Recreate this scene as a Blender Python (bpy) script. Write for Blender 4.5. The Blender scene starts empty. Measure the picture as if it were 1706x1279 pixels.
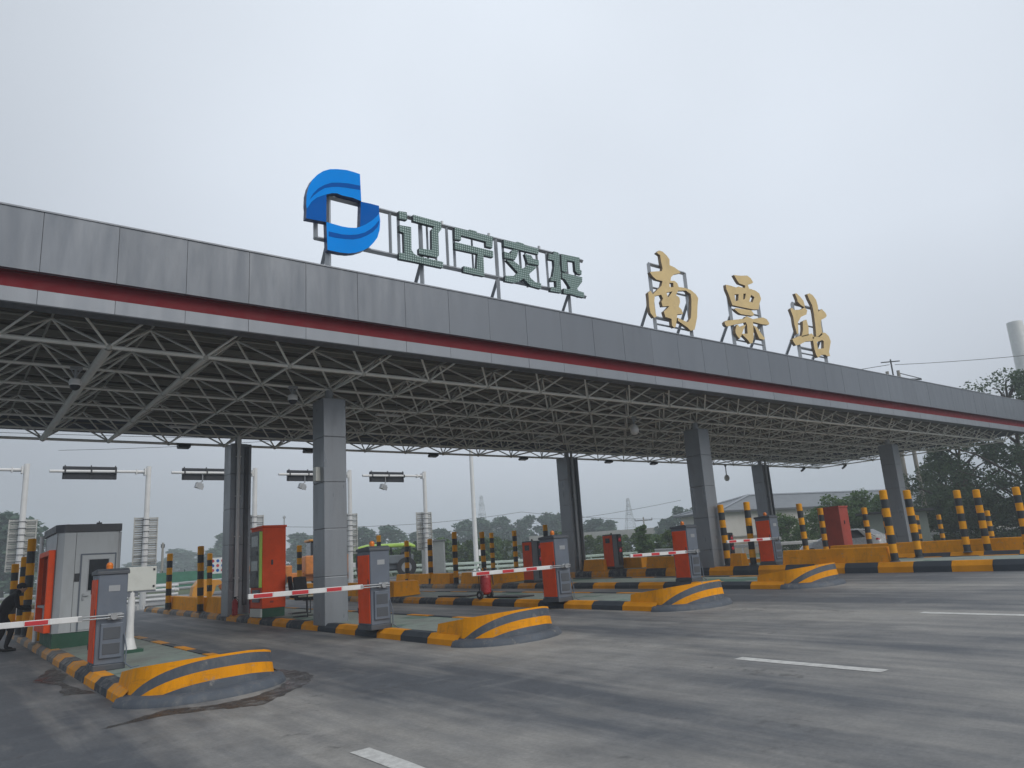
import bpy, bmesh, math, random
from mathutils import Vector, Matrix
from mathutils.geometry import tessellate_polygon
R = math.radians
SC = bpy.context.scene
COL = SC.collection
random.seed(7)

# ---------------------------------------------------------------- camera
cam = bpy.data.cameras.new("camera")
cam_ob = bpy.data.objects.new("camera", cam)
COL.objects.link(cam_ob)
cam.sensor_fit = 'HORIZONTAL'
cam.sensor_width = 36.0
cam.lens = 26.19
cam.clip_start = 0.05
cam.clip_end = 3000
EYE = 1.621
_yaw, _pitch, _roll = 0.66170, 0.23040, 0.06560
_f = Vector((math.sin(_yaw) * math.cos(_pitch), math.cos(_yaw) * math.cos(_pitch), math.sin(_pitch)))
_r = Vector((math.cos(_yaw), -math.sin(_yaw), 0))
_d = _f.cross(_r)
_r2 = _r * math.cos(_roll) + _d * math.sin(_roll)
_d2 = _d * math.cos(_roll) - _r * math.sin(_roll)
M = Matrix.Identity(4)
for i in range(3):
    M[i][0] = _r2[i]
    M[i][1] = -_d2[i]
    M[i][2] = -_f[i]
M[2][3] = EYE
cam_ob.matrix_world = M
SC.camera = cam_ob

# ---------------------------------------------------------------- world, sun, exposure
SUN_EL, SUN_AZ = R(37), R(165)          # azimuth clockwise from +Y
world = bpy.data.worlds.new("World")
SC.world = world
world.use_nodes = True
wn, wl = world.node_tree.nodes, world.node_tree.links
wn.clear()
w_out = wn.new('ShaderNodeOutputWorld')
w_bg = wn.new('ShaderNodeBackground')
w_bg.inputs['Strength'].default_value = 0.1
w_sky = wn.new('ShaderNodeTexSky')
w_sky.sky_type = 'NISHITA'
w_sky.sun_disc = False
w_sky.sun_elevation = SUN_EL
w_sky.sun_rotation = SUN_AZ
w_sky.dust_density = 6.0
w_tc = wn.new('ShaderNodeTexCoord')
w_sep = wn.new('ShaderNodeSeparateXYZ')
w_ramp = wn.new('ShaderNodeValToRGB')     # overcast deck: greyer towards the horizon
w_ramp.color_ramp.elements[0].position = 0.0
w_ramp.color_ramp.elements[0].color = (0.43, 0.465, 0.525, 1)
w_ramp.color_ramp.elements[1].position = 0.62
w_ramp.color_ramp.elements[1].color = (0.62, 0.67, 0.735, 1)
e = w_ramp.color_ramp.elements.new(0.18); e.color = (0.53, 0.57, 0.635, 1)
e = w_ramp.color_ramp.elements.new(0.36); e.color = (0.60, 0.65, 0.72, 1)
w_noise = wn.new('ShaderNodeTexNoise')
w_noise.inputs['Scale'].default_value = 2.2
w_noise.inputs['Detail'].default_value = 2.5
w_nr = wn.new('ShaderNodeMapRange')
w_nr.inputs[1].default_value = 0.3; w_nr.inputs[2].default_value = 0.7
w_nr.inputs[3].default_value = 9.5; w_nr.inputs[4].default_value = 10.5
w_mul = wn.new('ShaderNodeVectorMath'); w_mul.operation = 'SCALE'
w_mix = wn.new('ShaderNodeMix'); w_mix.data_type = 'RGBA'
w_mix.inputs['Factor'].default_value = 0.93
wl.new(w_tc.outputs['Generated'], w_sep.inputs[0])
wl.new(w_sep.outputs['Z'], w_ramp.inputs[0])
wl.new(w_tc.outputs['Generated'], w_noise.inputs['Vector'])
wl.new(w_noise.outputs['Fac'], w_nr.inputs[0])
wl.new(w_ramp.outputs['Color'], w_mul.inputs[0])
w_dot = wn.new('ShaderNodeVectorMath'); w_dot.operation = 'DOT_PRODUCT'      # thinner, brighter cloud towards the sun-side of the deck
w_dot.inputs[1].default_value = (0.616, 0.603, 0.507)
w_br = wn.new('ShaderNodeMapRange'); w_br.interpolation_type = 'SMOOTHSTEP'
w_br.inputs[1].default_value = 0.66; w_br.inputs[2].default_value = 1.0
w_br.inputs[3].default_value = 0.87; w_br.inputs[4].default_value = 1.38
w_gain = wn.new('ShaderNodeMath'); w_gain.operation = 'MULTIPLY'
wl.new(w_tc.outputs['Generated'], w_dot.inputs[0])
wl.new(w_dot.outputs['Value'], w_br.inputs[0])
wl.new(w_nr.outputs[0], w_gain.inputs[0]); wl.new(w_br.outputs[0], w_gain.inputs[1])
wl.new(w_gain.outputs[0], w_mul.inputs['Scale'])
wl.new(w_sky.outputs['Color'], w_mix.inputs[6])
wl.new(w_mul.outputs[0], w_mix.inputs[7])
wl.new(w_mix.outputs[2], w_bg.inputs['Color'])
wl.new(w_bg.outputs[0], w_out.inputs['Surface'])

sun = bpy.data.lights.new("sun", 'SUN')
sun.energy = 1.4
sun.angle = R(45)
sun.color = (1.0, 0.965, 0.91)
sun_ob = bpy.data.objects.new("sun", sun)
COL.objects.link(sun_ob)
_sd = Vector((math.sin(SUN_AZ) * math.cos(SUN_EL), math.cos(SUN_AZ) * math.cos(SUN_EL), math.sin(SUN_EL)))
sun_ob.rotation_euler = _sd.to_track_quat('Z', 'Y').to_euler()
sun_ob.location = (0, -20, 40)

SC.view_settings.view_transform = 'Standard'
SC.view_settings.look = 'None'
SC.view_settings.exposure = 0.0
SC.view_settings.gamma = 1.0
SC.render.engine = 'CYCLES'
SC.cycles.max_bounces = 8
SC.cycles.diffuse_bounces = 4
SC.cycles.transparent_max_bounces = 12
SC.cycles.volume_bounces = 1
SC.cycles.use_denoising = True

# ---------------------------------------------------------------- ground height
def clampf(v, a, b): return max(a, min(b, v))
def gz(x, y):
    return (0.025 * clampf(x, -10, 24) - 0.02 * clampf(x - 24, 0, 12) + 0.010 * clampf(y, -5, 36))

# ---------------------------------------------------------------- materials
MATS = {}
def _new(name):
    m = bpy.data.materials.new(name)
    m.use_nodes = True
    n, l = m.node_tree.nodes, m.node_tree.links
    n.clear()
    out = n.new('ShaderNodeOutputMaterial')
    b = n.new('ShaderNodeBsdfPrincipled')
    l.new(b.outputs[0], out.inputs['Surface'])
    return m, n, l, b, out
def _pos(n, l, scale=(1, 1, 1)):
    g = n.new('ShaderNodeNewGeometry')
    mp = n.new('ShaderNodeVectorMath'); mp.operation = 'MULTIPLY'
    mp.inputs[1].default_value = scale
    l.new(g.outputs['Position'], mp.inputs[0])
    return mp.outputs[0]
def _noise(n, l, vec, scale, detail=4, rough=0.6):
    t = n.new('ShaderNodeTexNoise')
    t.inputs['Scale'].default_value = scale
    t.inputs['Detail'].default_value = detail
    t.inputs['Roughness'].default_value = rough
    l.new(vec, t.inputs['Vector'])
    return t.outputs['Fac']
def _range(n, l, v, a, b, c, d):
    t = n.new('ShaderNodeMapRange')
    t.inputs[1].default_value = a; t.inputs[2].default_value = b
    t.inputs[3].default_value = c; t.inputs[4].default_value = d
    l.new(v, t.inputs[0])
    return t.outputs[0]
def _mix(n, l, fac, a, b):
    t = n.new('ShaderNodeMix'); t.data_type = 'RGBA'
    if isinstance(fac, float): t.inputs['Factor'].default_value = fac
    else: l.new(fac, t.inputs['Factor'])
    for k, v in ((6, a), (7, b)):
        if isinstance(v, tuple): t.inputs[k].default_value = (*v, 1)
        else: l.new(v, t.inputs[k])
    return t.outputs[2]
def _bump(n, l, b, h, strength, dist=0.01):
    t = n.new('ShaderNodeBump')
    t.inputs['Strength'].default_value = strength
    t.inputs['Distance'].default_value = dist
    l.new(h, t.inputs['Height'])
    l.new(t.outputs[0], b.inputs['Normal'])

def paint(name, c, rough=0.5, var=0.18, metal=0.0, dirt=None, dirt_amt=0.35, scale=2.2, bump=0.0, streak=1.0, spec=0.5, panel=0.0, chips=0.0):
    """painted or plain surface: tone drift, grime patches, optional vertical streaking"""
    if name in MATS: return MATS[name]
    m, n, l, b, out = _new(name)
    v = _pos(n, l, (1, 1, streak))
    f1 = _noise(n, l, v, scale, 5)
    lo = tuple(x * (1 - var) for x in c); hi = tuple(min(1, x * (1 + var)) for x in c)
    col = _mix(n, l, _range(n, l, f1, 0.3, 0.7, 0, 1), lo, hi)
    if dirt:
        f2 = _noise(n, l, v, scale * 2.7, 6, 0.7)
        col = _mix(n, l, _range(n, l, f2, 0.5, 0.78, 0, dirt_amt), col, dirt)
    if chips:                                             # paint knocked off, bare concrete showing
        fc = _noise(n, l, _pos(n, l), 7.0, 8, 0.75)
        col = _mix(n, l, _range(n, l, fc, 0.60, 0.66, 0, chips), col, (0.27, 0.255, 0.23))
        fs = _noise(n, l, _pos(n, l, (1, 1, 7)), 2.2, 6, 0.7)    # scuffs along the wall
        col = _mix(n, l, _range(n, l, fs, 0.58, 0.72, 0, chips * .6), col, (0.07, 0.065, 0.06))
    if panel:                                             # every panel of a row has its own tone
        gi = n.new('ShaderNodeNewGeometry'); hs = n.new('ShaderNodeHueSaturation')
        l.new(_range(n, l, gi.outputs['Random Per Island'], 0, 1, 1 - panel, 1 + panel), hs.inputs['Value'])
        l.new(col, hs.inputs['Color']); col = hs.outputs[0]
    l.new(col, b.inputs['Base Color'])
    f3 = _noise(n, l, v, scale * 4, 3)
    l.new(_range(n, l, f3, 0.3, 0.7, max(0.05, rough - 0.12), min(1, rough + 0.12)), b.inputs['Roughness'])
    b.inputs['Metallic'].default_value = metal
    b.inputs['Specular IOR Level'].default_value = spec
    if bump > 0:
        _bump(n, l, b, _noise(n, l, v, scale * 12, 4), bump)
    MATS[name] = m
    return m

GRIME = (0.07, 0.065, 0.06)
YELLOW = paint('yellow paint', (0.78, 0.31, 0.006), 0.65, 0.14, dirt=(0.24, 0.13, 0.04), dirt_amt=0.5, scale=2.4, bump=0.15, streak=0.45, spec=0.15, chips=0.65)
BLACK = paint('black paint', (0.028, 0.032, 0.038), 0.55, 0.25, dirt=(0.12, 0.115, 0.11), dirt_amt=0.4, scale=3.0, bump=0.08)
SLATE = paint('slate paint', (0.075, 0.09, 0.112), 0.6, 0.22, dirt=(0.19, 0.185, 0.175), dirt_amt=0.6, scale=2.6, bump=0.2, streak=0.6, chips=0.6)
BOLL_Y = paint('yellow reflective band', (0.78, 0.34, 0.008), 0.55, 0.12, dirt=(0.34, 0.17, 0.04), scale=4, spec=0.2)
BOLL_K = paint('black reflective band', (0.022, 0.03, 0.036), 0.45, 0.2, dirt=(0.09, 0.09, 0.085), scale=4)
ORANGE = paint('orange steel', (0.80, 0.09, 0.02), 0.55, 0.1, dirt=(0.35, 0.05, 0.02), dirt_amt=0.3, scale=2.5, spec=0.2)
REDOXIDE = paint('dull red steel', (0.36, 0.05, 0.03), 0.5, 0.12, dirt=(0.15, 0.04, 0.03), scale=2.5)
CAB_GREY = paint('blue grey steel', (0.125, 0.15, 0.19), 0.45, 0.1, dirt=(0.2, 0.2, 0.2), dirt_amt=0.2, scale=2.5)
CAB_DARK = paint('dark grey steel', (0.075, 0.085, 0.10), 0.5, 0.12)
BOOTH_GREY = paint('booth grey panel', (0.46, 0.49, 0.51), 0.45, 0.07, dirt=(0.25, 0.26, 0.26), dirt_amt=0.3, scale=1.4, streak=0.3)
DARKROOF = paint('dark roof trim', (0.055, 0.06, 0.07), 0.5, 0.1)
ALU = paint('grey aluminium panel', (0.162, 0.182, 0.212), 0.42, 0.05, metal=0.15, dirt=(0.12, 0.128, 0.138), dirt_amt=0.22, scale=1.1, streak=0.16, panel=0.05)
ALU_LOW = paint('pale aluminium panel', (0.245, 0.267, 0.30), 0.42, 0.05, metal=0.15, dirt=(0.18, 0.185, 0.19), dirt_amt=0.25, scale=1.1, streak=0.16, panel=0.05)
COLM = paint('column cladding', (0.25, 0.272, 0.30), 0.36, 0.05, metal=0.3, dirt=(0.15, 0.15, 0.15), dirt_amt=0.35, scale=1.2, streak=0.2)
GROOVE = paint('dark joint', (0.11, 0.115, 0.125), 0.8)  # plain dark grey for panel joints and the backing behind them
REDBAND = paint('red band', (0.19, 0.009, 0.016), 0.55, 0.1, spec=0.2)
TRUSS = paint('truss paint', (0.76, 0.77, 0.73), 0.5, 0.07, dirt=(0.46, 0.40, 0.31), dirt_amt=0.3, scale=1.5)
NODE = paint('truss ball', (0.5, 0.5, 0.46), 0.5, 0.1)
PURLIN = paint('purlin steel', (0.30, 0.295, 0.26), 0.5, 0.12)
STEEL = paint('galvanised steel', (0.36, 0.38, 0.40), 0.4, 0.1, metal=0.5)
WHITE = paint('white paint', (0.74, 0.75, 0.75), 0.45, 0.06, dirt=(0.45, 0.44, 0.42), dirt_amt=0.3, scale=2)
CREAM = paint('cream box', (0.62, 0.64, 0.60), 0.5, 0.05, dirt=(0.4, 0.4, 0.36), scale=2)
RED = paint('red reflective', (0.55, 0.03, 0.04), 0.4, 0.1)
BRIGHT_RED = paint('red lamp lens', (0.7, 0.03, 0.06), 0.25, 0.1)
EXT_RED = paint('extinguisher red', (0.36, 0.03, 0.035), 0.3, 0.1)
RUBBER = paint('black rubber', (0.018, 0.018, 0.02), 0.6, 0.2)
DARK = paint('dark plastic', (0.022, 0.025, 0.032), 0.4, 0.2)
NAVY = paint('dark sign panel', (0.016, 0.02, 0.03), 0.45, 0.2)
GREENP = paint('dark green paint', (0.018, 0.085, 0.05), 0.6, 0.2, dirt=(0.1, 0.11, 0.1), scale=3)
LIME = paint('lime strip', (0.40, 0.66, 0.09), 0.4, 0.08)
LIME_ROOF = paint('lime roof', (0.36, 0.55, 0.08), 0.4, 0.15)
GOLD = paint('sand gold letter', (0.68, 0.51, 0.24), 0.6, 0.06, dirt=(0.4, 0.3, 0.16), dirt_amt=0.4, scale=1.5)
BLUE_L = paint('bright blue face', (0.002, 0.285, 0.9), 0.7, 0.06, scale=1.0, spec=0.04)
BLUE_M = paint('mid blue band', (0.001, 0.10, 0.43), 0.7, 0.06, scale=1.0, spec=0.04)
BLUE_D = paint('deep blue face', (0.001, 0.115, 0.47), 0.7, 0.08, scale=1.0, spec=0.04)
BLUE_E = paint('navy edge', (0.006, 0.03, 0.12), 0.4, 0.1)
AMBER = paint('amber beacon', (0.75, 0.20, 0.02), 0.25, 0.1)
SKIN = paint('skin', (0.45, 0.28, 0.2), 0.5, 0.08)
CLOTH = paint('black cloth', (0.014, 0.014, 0.017), 0.85, 0.3, scale=6)
CLOTH2 = paint('dark grey cloth', (0.02, 0.021, 0.026), 0.85, 0.3, scale=6)
MACHINE = paint('machine yellow', (0.62, 0.27, 0.02), 0.45, 0.12, dirt=(0.3, 0.16, 0.05), scale=2)
MACHINE_O = paint('machine orange', (0.60, 0.20, 0.03), 0.45, 0.2, dirt=(0.25, 0.1, 0.04), scale=3)
TRUCKG = paint('vehicle grey', (0.16, 0.18, 0.20), 0.4, 0.15)
WALLC = paint('rendered wall', (0.50, 0.48, 0.45), 0.8, 0.08, dirt=(0.38, 0.35, 0.31), scale=0.35, streak=0.4)
ROOFC = paint('grey sheet roof', (0.165, 0.18, 0.20), 0.6, 0.12, dirt=(0.13, 0.13, 0.135), scale=0.4)
CONC = paint('bare concrete', (0.33, 0.32, 0.30), 0.85, 0.15, dirt=(0.2, 0.19, 0.18), scale=1.5)
POLEC = paint('concrete pole', (0.28, 0.26, 0.23), 0.85, 0.12)
BARK = paint('bark', (0.07, 0.055, 0.042), 0.9, 0.3, scale=3, bump=0.3)
SILVER = paint('silver car paint', (0.74, 0.76, 0.78), 0.25, 0.04, metal=0.1)
GRIDGREEN = paint('pale green rail', (0.42, 0.52, 0.47), 0.5, 0.12)
MESHGREEN = paint('green net fence', (0.05, 0.20, 0.13), 0.8, 0.2)
WIRE = paint('wire', (0.04, 0.042, 0.045), 0.6)
LINEW = None

def glass_mat():
    m, n, l, b, out = _new('dark glass')
    b.inputs['Base Color'].default_value = (0.012, 0.016, 0.02, 1)
    b.inputs['Roughness'].default_value = 0.06
    b.inputs['IOR'].default_value = 1.5
    return m
GLASS = glass_mat()

def led_mat():
    m, n, l, b, out = _new('led dot face')
    g = n.new('ShaderNodeNewGeometry')
    mp = n.new('ShaderNodeVectorMath'); mp.operation = 'MULTIPLY'
    mp.inputs[1].default_value = (1 / 0.06, 1, 1 / 0.06)
    l.new(g.outputs['Position'], mp.inputs[0])
    fr = n.new('ShaderNodeVectorMath'); fr.operation = 'FRACTION'
    l.new(mp.outputs[0], fr.inputs[0])
    su = n.new('ShaderNodeVectorMath'); su.operation = 'SUBTRACT'
    su.inputs[1].default_value = (0.5, 0, 0.5)
    l.new(fr.outputs[0], su.inputs[0])
    sp = n.new('ShaderNodeSeparateXYZ'); l.new(su.outputs[0], sp.inputs[0])
    cb = n.new('ShaderNodeCombineXYZ')
    l.new(sp.outputs['X'], cb.inputs['X']); l.new(sp.outputs['Z'], cb.inputs['Y'])
    ln = n.new('ShaderNodeVectorMath'); ln.operation = 'LENGTH'
    l.new(cb.outputs[0], ln.inputs[0])
    f = _range(n, l, ln.outputs['Value'], 0.27, 0.37, 1, 0)
    nz = _noise(n, l, _pos(n, l), 1.8, 3)
    dk = _mix(n, l, _range(n, l, nz, 0.3, 0.7, 0, 1), (0.05, 0.10, 0.095), (0.08, 0.15, 0.14))
    col = _mix(n, l, f, dk, (0.36, 0.48, 0.455))
    l.new(col, b.inputs['Base Color'])
    b.inputs['Roughness'].default_value = 0.6
    return m
LED = led_mat()
LED_EDGE = paint('letter edge', (0.035, 0.05, 0.055), 0.5, 0.1)
GOLD_EDGE = paint('letter side', (0.24, 0.17, 0.10), 0.55, 0.1)

def kerb_mat(name, c, conc):
    m, n, l, b, out = _new(name)
    v = _pos(n, l)
    sp = n.new('ShaderNodeSeparateXYZ'); l.new(v, sp.inputs[0])
    nz = _noise(n, l, v, 5.0, 8, 0.75)
    far = _range(n, l, sp.outputs['Y'], 13.0, 26.0, 0.30, -0.02)   # paint is rubbed away further down the lane
    th = n.new('ShaderNodeMath'); th.operation = 'SUBTRACT'
    l.new(nz, th.inputs[0]); l.new(far, th.inputs[1])
    nx_ = _range(n, l, sp.outputs['X'], 3.0, 6.5, 0.17, 0.0)
    th2 = n.new('ShaderNodeMath'); th2.operation = 'ADD'; l.new(th.outputs[0], th2.inputs[0]); l.new(nx_, th2.inputs[1]); th = th2
    worn = _range(n, l, th.outputs[0], 0.36, 0.56, 0, 0.72)
    nz2 = _noise(n, l, v, 1.7, 4)
    c1 = _mix(n, l, _range(n, l, nz2, 0.3, 0.7, 0, 1), tuple(x * .82 for x in c), tuple(x * 1.12 for x in c))
    col = _mix(n, l, worn, c1, conc)
    l.new(col, b.inputs['Base Color'])
    b.inputs['Roughness'].default_value = 0.75
    b.inputs['Specular IOR Level'].default_value = 0.2
    _bump(n, l, b, nz, 0.25, 0.01)
    MATS[name] = m
    return m
KERB_Y = kerb_mat('kerb yellow', (0.74, 0.295, 0.008), (0.30, 0.27, 0.22))
KERB_K = kerb_mat('kerb black', (0.055, 0.065, 0.078), (0.26, 0.255, 0.245))

def island_mat():
    m, n, l, b, out = _new('island green screed')
    v = _pos(n, l)
    a = _noise(n, l, v, 0.9, 6, 0.7)
    c = _mix(n, l, _range(n, l, a, 0.36, 0.64, 0, 1), (0.22, 0.235, 0.215), (0.255, 0.32, 0.28))
    d = _noise(n, l, v, 2.6, 6, 0.75)
    c = _mix(n, l, _range(n, l, d, 0.50, 0.66, 0, 0.7), c, (0.17, 0.175, 0.165))
    g = _noise(n, l, v, 0.55, 3)
    c = _mix(n, l, _range(n, l, g, 0.56, 0.62, 0, 0.75), c, (0.04, 0.13, 0.09))
    l.new(c, b.inputs['Base Color'])
    b.inputs['Roughness'].default_value = 0.75
    _bump(n, l, b, d, 0.2)
    return m
ISLAND_TOP = island_mat()

def road_mat():
    m, n, l, b, out = _new('toll plaza concrete')
    v = _pos(n, l)
    sp = n.new('ShaderNodeSeparateXYZ'); l.new(v, sp.inputs[0])
    # wheel tracks: dark rubbered bands along each lane, wavering a little
    wob = _noise(n, l, _pos(n, l, (0.35, 0.13, 0.3)), 1.0, 4)
    wo = _range(n, l, wob, 0.2, 0.8, -1.1, 1.1)
    ad = n.new('ShaderNodeMath'); ad.operation = 'ADD'
    l.new(sp.outputs['X'], ad.inputs[0]); l.new(wo, ad.inputs[1])
    fx = _range(n, l, ad.outputs[0], -3.0, 27.0, 0, 1)
    rp = n.new('ShaderNodeValToRGB')
    cr = rp.color_ramp
    cr.interpolation = 'B_SPLINE'
    stops = [(-3, 1.35), (1.15, 1.3), (1.75, .9)]
    for c0 in (5.45, 10.35, 15.0, 19.35, 23.8):
        stops += [(c0 - 2.3, .12), (c0 - 1.0, .95), (c0, .55), (c0 + .95, .9), (c0 + 2.0, .15)]
    els = cr.elements
    pos = lambda x: clampf((x + 3) / 30.0, 0, 1)
    els[0].position = pos(stops[0][0]); els[0].color = (stops[0][1],) * 3 + (1,)
    els[1].position = pos(stops[-1][0]); els[1].color = (stops[-1][1],) * 3 + (1,)
    for x, t in stops[1:-1]:
        q = els.new(pos(x)); q.color = (t, t, t, 1)
    l.new(fx, rp.inputs[0])
    streak = _noise(n, l, _pos(n, l, (2.2, 0.15, 1)), 1.0, 6, 0.62)
    broad = _noise(n, l, _pos(n, l, (0.42, 0.20, 1)), 1.0, 5, 0.6)
    fine = _noise(n, l, v, 26.0, 6, 0.8)
    mid = _noise(n, l, v, 2.2, 6, 0.65)
    # dark amount
    s1 = _range(n, l, streak, 0.3, 0.7, -0.30, 0.30)
    s2 = _range(n, l, broad, 0.28, 0.72, -0.42, 0.42)
    bl = _range(n, l, _noise(n, l, _pos(n, l, (1.1, 0.6, 1)), 1.0, 7, 0.7), 0.32, 0.68, -0.15, 0.15)
    a0 = n.new('ShaderNodeMath'); a0.operation = 'ADD'; l.new(s1, a0.inputs[0]); l.new(bl, a0.inputs[1])
    a1 = n.new('ShaderNodeMath'); a1.operation = 'ADD'; l.new(a0.outputs[0], a1.inputs[0]); l.new(s2, a1.inputs[1])
    tw = n.new('ShaderNodeMath'); tw.operation = 'MULTIPLY_ADD'; tw.inputs[1].default_value = 0.95
    l.new(rp.outputs['Color'], tw.inputs[0]); l.new(a1.outputs[0], tw.inputs[2])
    dark = _range(n, l, tw.outputs[0], 0.08, 0.86, 0, 1)
    warm = _mix(n, l, _range(n, l, mid, 0.3, 0.7, 0, 1), (0.245, 0.236, 0.219), (0.335, 0.325, 0.306))
    cold = _mix(n, l, _range(n, l, mid, 0.3, 0.7, 0, 1), (0.070, 0.078, 0.090), (0.108, 0.117, 0.130))
    col = _mix(n, l, dark, warm, cold)
    # soft pale scuffs
    sc = _noise(n, l, _pos(n, l, (0.9, 3.2, 1)), 1.3, 6, 0.7)
    col = _mix(n, l, _range(n, l, sc, 0.56, 0.75, 0, 0.35), col, (0.27, 0.268, 0.26))
    # aggregate speckle
    hs = n.new('ShaderNodeHueSaturation')
    l.new(col, hs.inputs['Color'])
    l.new(_range(n, l, fine, 0.3, 0.7, 0.82, 1.18), hs.inputs['Value'])
    # oil drips and tar patches
    oil = _noise(n, l, _pos(n, l, (1.0, 0.55, 1)), 1.15, 3, 0.5)
    oil2 = _noise(n, l, v, 7.0, 4, 0.6)
    oa = n.new('ShaderNodeMath'); oa.operation = 'MULTIPLY'; l.new(oil, oa.inputs[0]); l.new(oil2, oa.inputs[1])
    col = _mix(n, l, _range(n, l, oa.outputs[0], 0.36, 0.46, 0, 0.55), hs.outputs[0], (0.05, 0.05, 0.052))
    l.new(col, b.inputs['Base Color'])
    l.new(_range(n, l, mid, 0.3, 0.7, 0.55, 0.8), b.inputs['Roughness'])
    _bump(n, l, b, fine, 0.3, 0.006)
    return m
ROAD = road_mat()

def grass_mat():
    m, n, l, b, out = _new('rough grass')
    v = _pos(n, l)
    a = _noise(n, l, v, 0.25, 6, 0.7)
    c = _mix(n, l, _range(n, l, a, 0.3, 0.7, 0, 1), (0.045, 0.075, 0.028), (0.11, 0.13, 0.055))
    l.new(c, b.inputs['Base Color']); b.inputs['Roughness'].default_value = 0.95
    return m
GRASS = grass_mat()

def wet_mat():
    m, n, l, b, out = _new('wet stain')
    a = _noise(n, l, _pos(n, l), 3.0, 5)
    c = _mix(n, l, _range(n, l, a, 0.3, 0.7, 0, 1), (0.028, 0.026, 0.025), (0.06, 0.056, 0.052))
    l.new(c, b.inputs['Base Color'])
    l.new(_range(n, l, a, 0.35, 0.65, 0.25, 0.6), b.inputs['Roughness'])
    t = n.new('ShaderNodeBsdfTransparent'); mx = n.new('ShaderNodeMixShader')
    a2 = _noise(n, l, _pos(n, l), 5.0, 7, 0.7)
    l.new(_range(n, l, a2, 0.36, 0.58, 0.15, 0.9), mx.inputs[0])
    l.new(t.outputs[0], mx.inputs[1]); l.new(b.outputs[0], mx.inputs[2]); l.new(mx.outputs[0], out.inputs['Surface'])
    return m
WET = wet_mat()

def line_mat():
    m, n, l, b, out = _new('road marking')
    a = _noise(n, l, _pos(n, l), 9.0, 7, 0.75)
    c = _mix(n, l, _range(n, l, a, 0.42, 0.68, 0, 0.6), (0.62, 0.62, 0.60), (0.28, 0.275, 0.265))
    l.new(c, b.inputs['Base Color']); b.inputs['Roughness'].default_value = 0.7
    return m
LINEW = line_mat()

def leaf_mat(name, dark, light, trans=0.25):
    m, n, l, b, out = _new(name)
    g = n.new('ShaderNodeNewGeometry')
    v = _pos(n, l)
    a = _noise(n, l, v, 0.8, 3)
    f = n.new('ShaderNodeMath'); f.operation = 'ADD'
    h = n.new('ShaderNodeMath'); h.operation = 'MULTIPLY'; h.inputs[1].default_value = 0.55
    l.new(g.outputs['Random Per Island'], h.inputs[0])
    l.new(h.outputs[0], f.inputs[0]); l.new(_range(n, l, a, 0.3, 0.7, -0.05, 0.5), f.inputs[1])
    c = _mix(n, l, f.outputs[0], dark, light)
    l.new(c, b.inputs['Base Color'])
    b.inputs['Roughness'].default_value = 0.6
    b.inputs['Specular IOR Level'].default_value = 0.25
    t = n.new('ShaderNodeBsdfTranslucent'); l.new(c, t.inputs['Color'])
    mx = n.new('ShaderNodeMixShader'); mx.inputs[0].default_value = trans
    l.new(b.outputs[0], mx.inputs[1]); l.new(t.outputs[0], mx.inputs[2])
    l.new(mx.outputs[0], out.inputs['Surface'])
    return m
LEAF_DARK = leaf_mat('dark leaves', (0.028, 0.058, 0.030), (0.12, 0.175, 0.085), .35)
LEAF_MID = leaf_mat('mid green leaves', (0.045, 0.095, 0.028), (0.16, 0.25, 0.085), .35)
LEAF_FAR = leaf_mat('hazed poplar leaves', (0.038, 0.082, 0.058), (0.13, 0.20, 0.135))  # leaf colour lightened and blued, some distance haze painted in
LEAF_BRIGHT = leaf_mat('fresh leaves', (0.04, 0.075, 0.02), (0.12, 0.18, 0.05))

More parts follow.
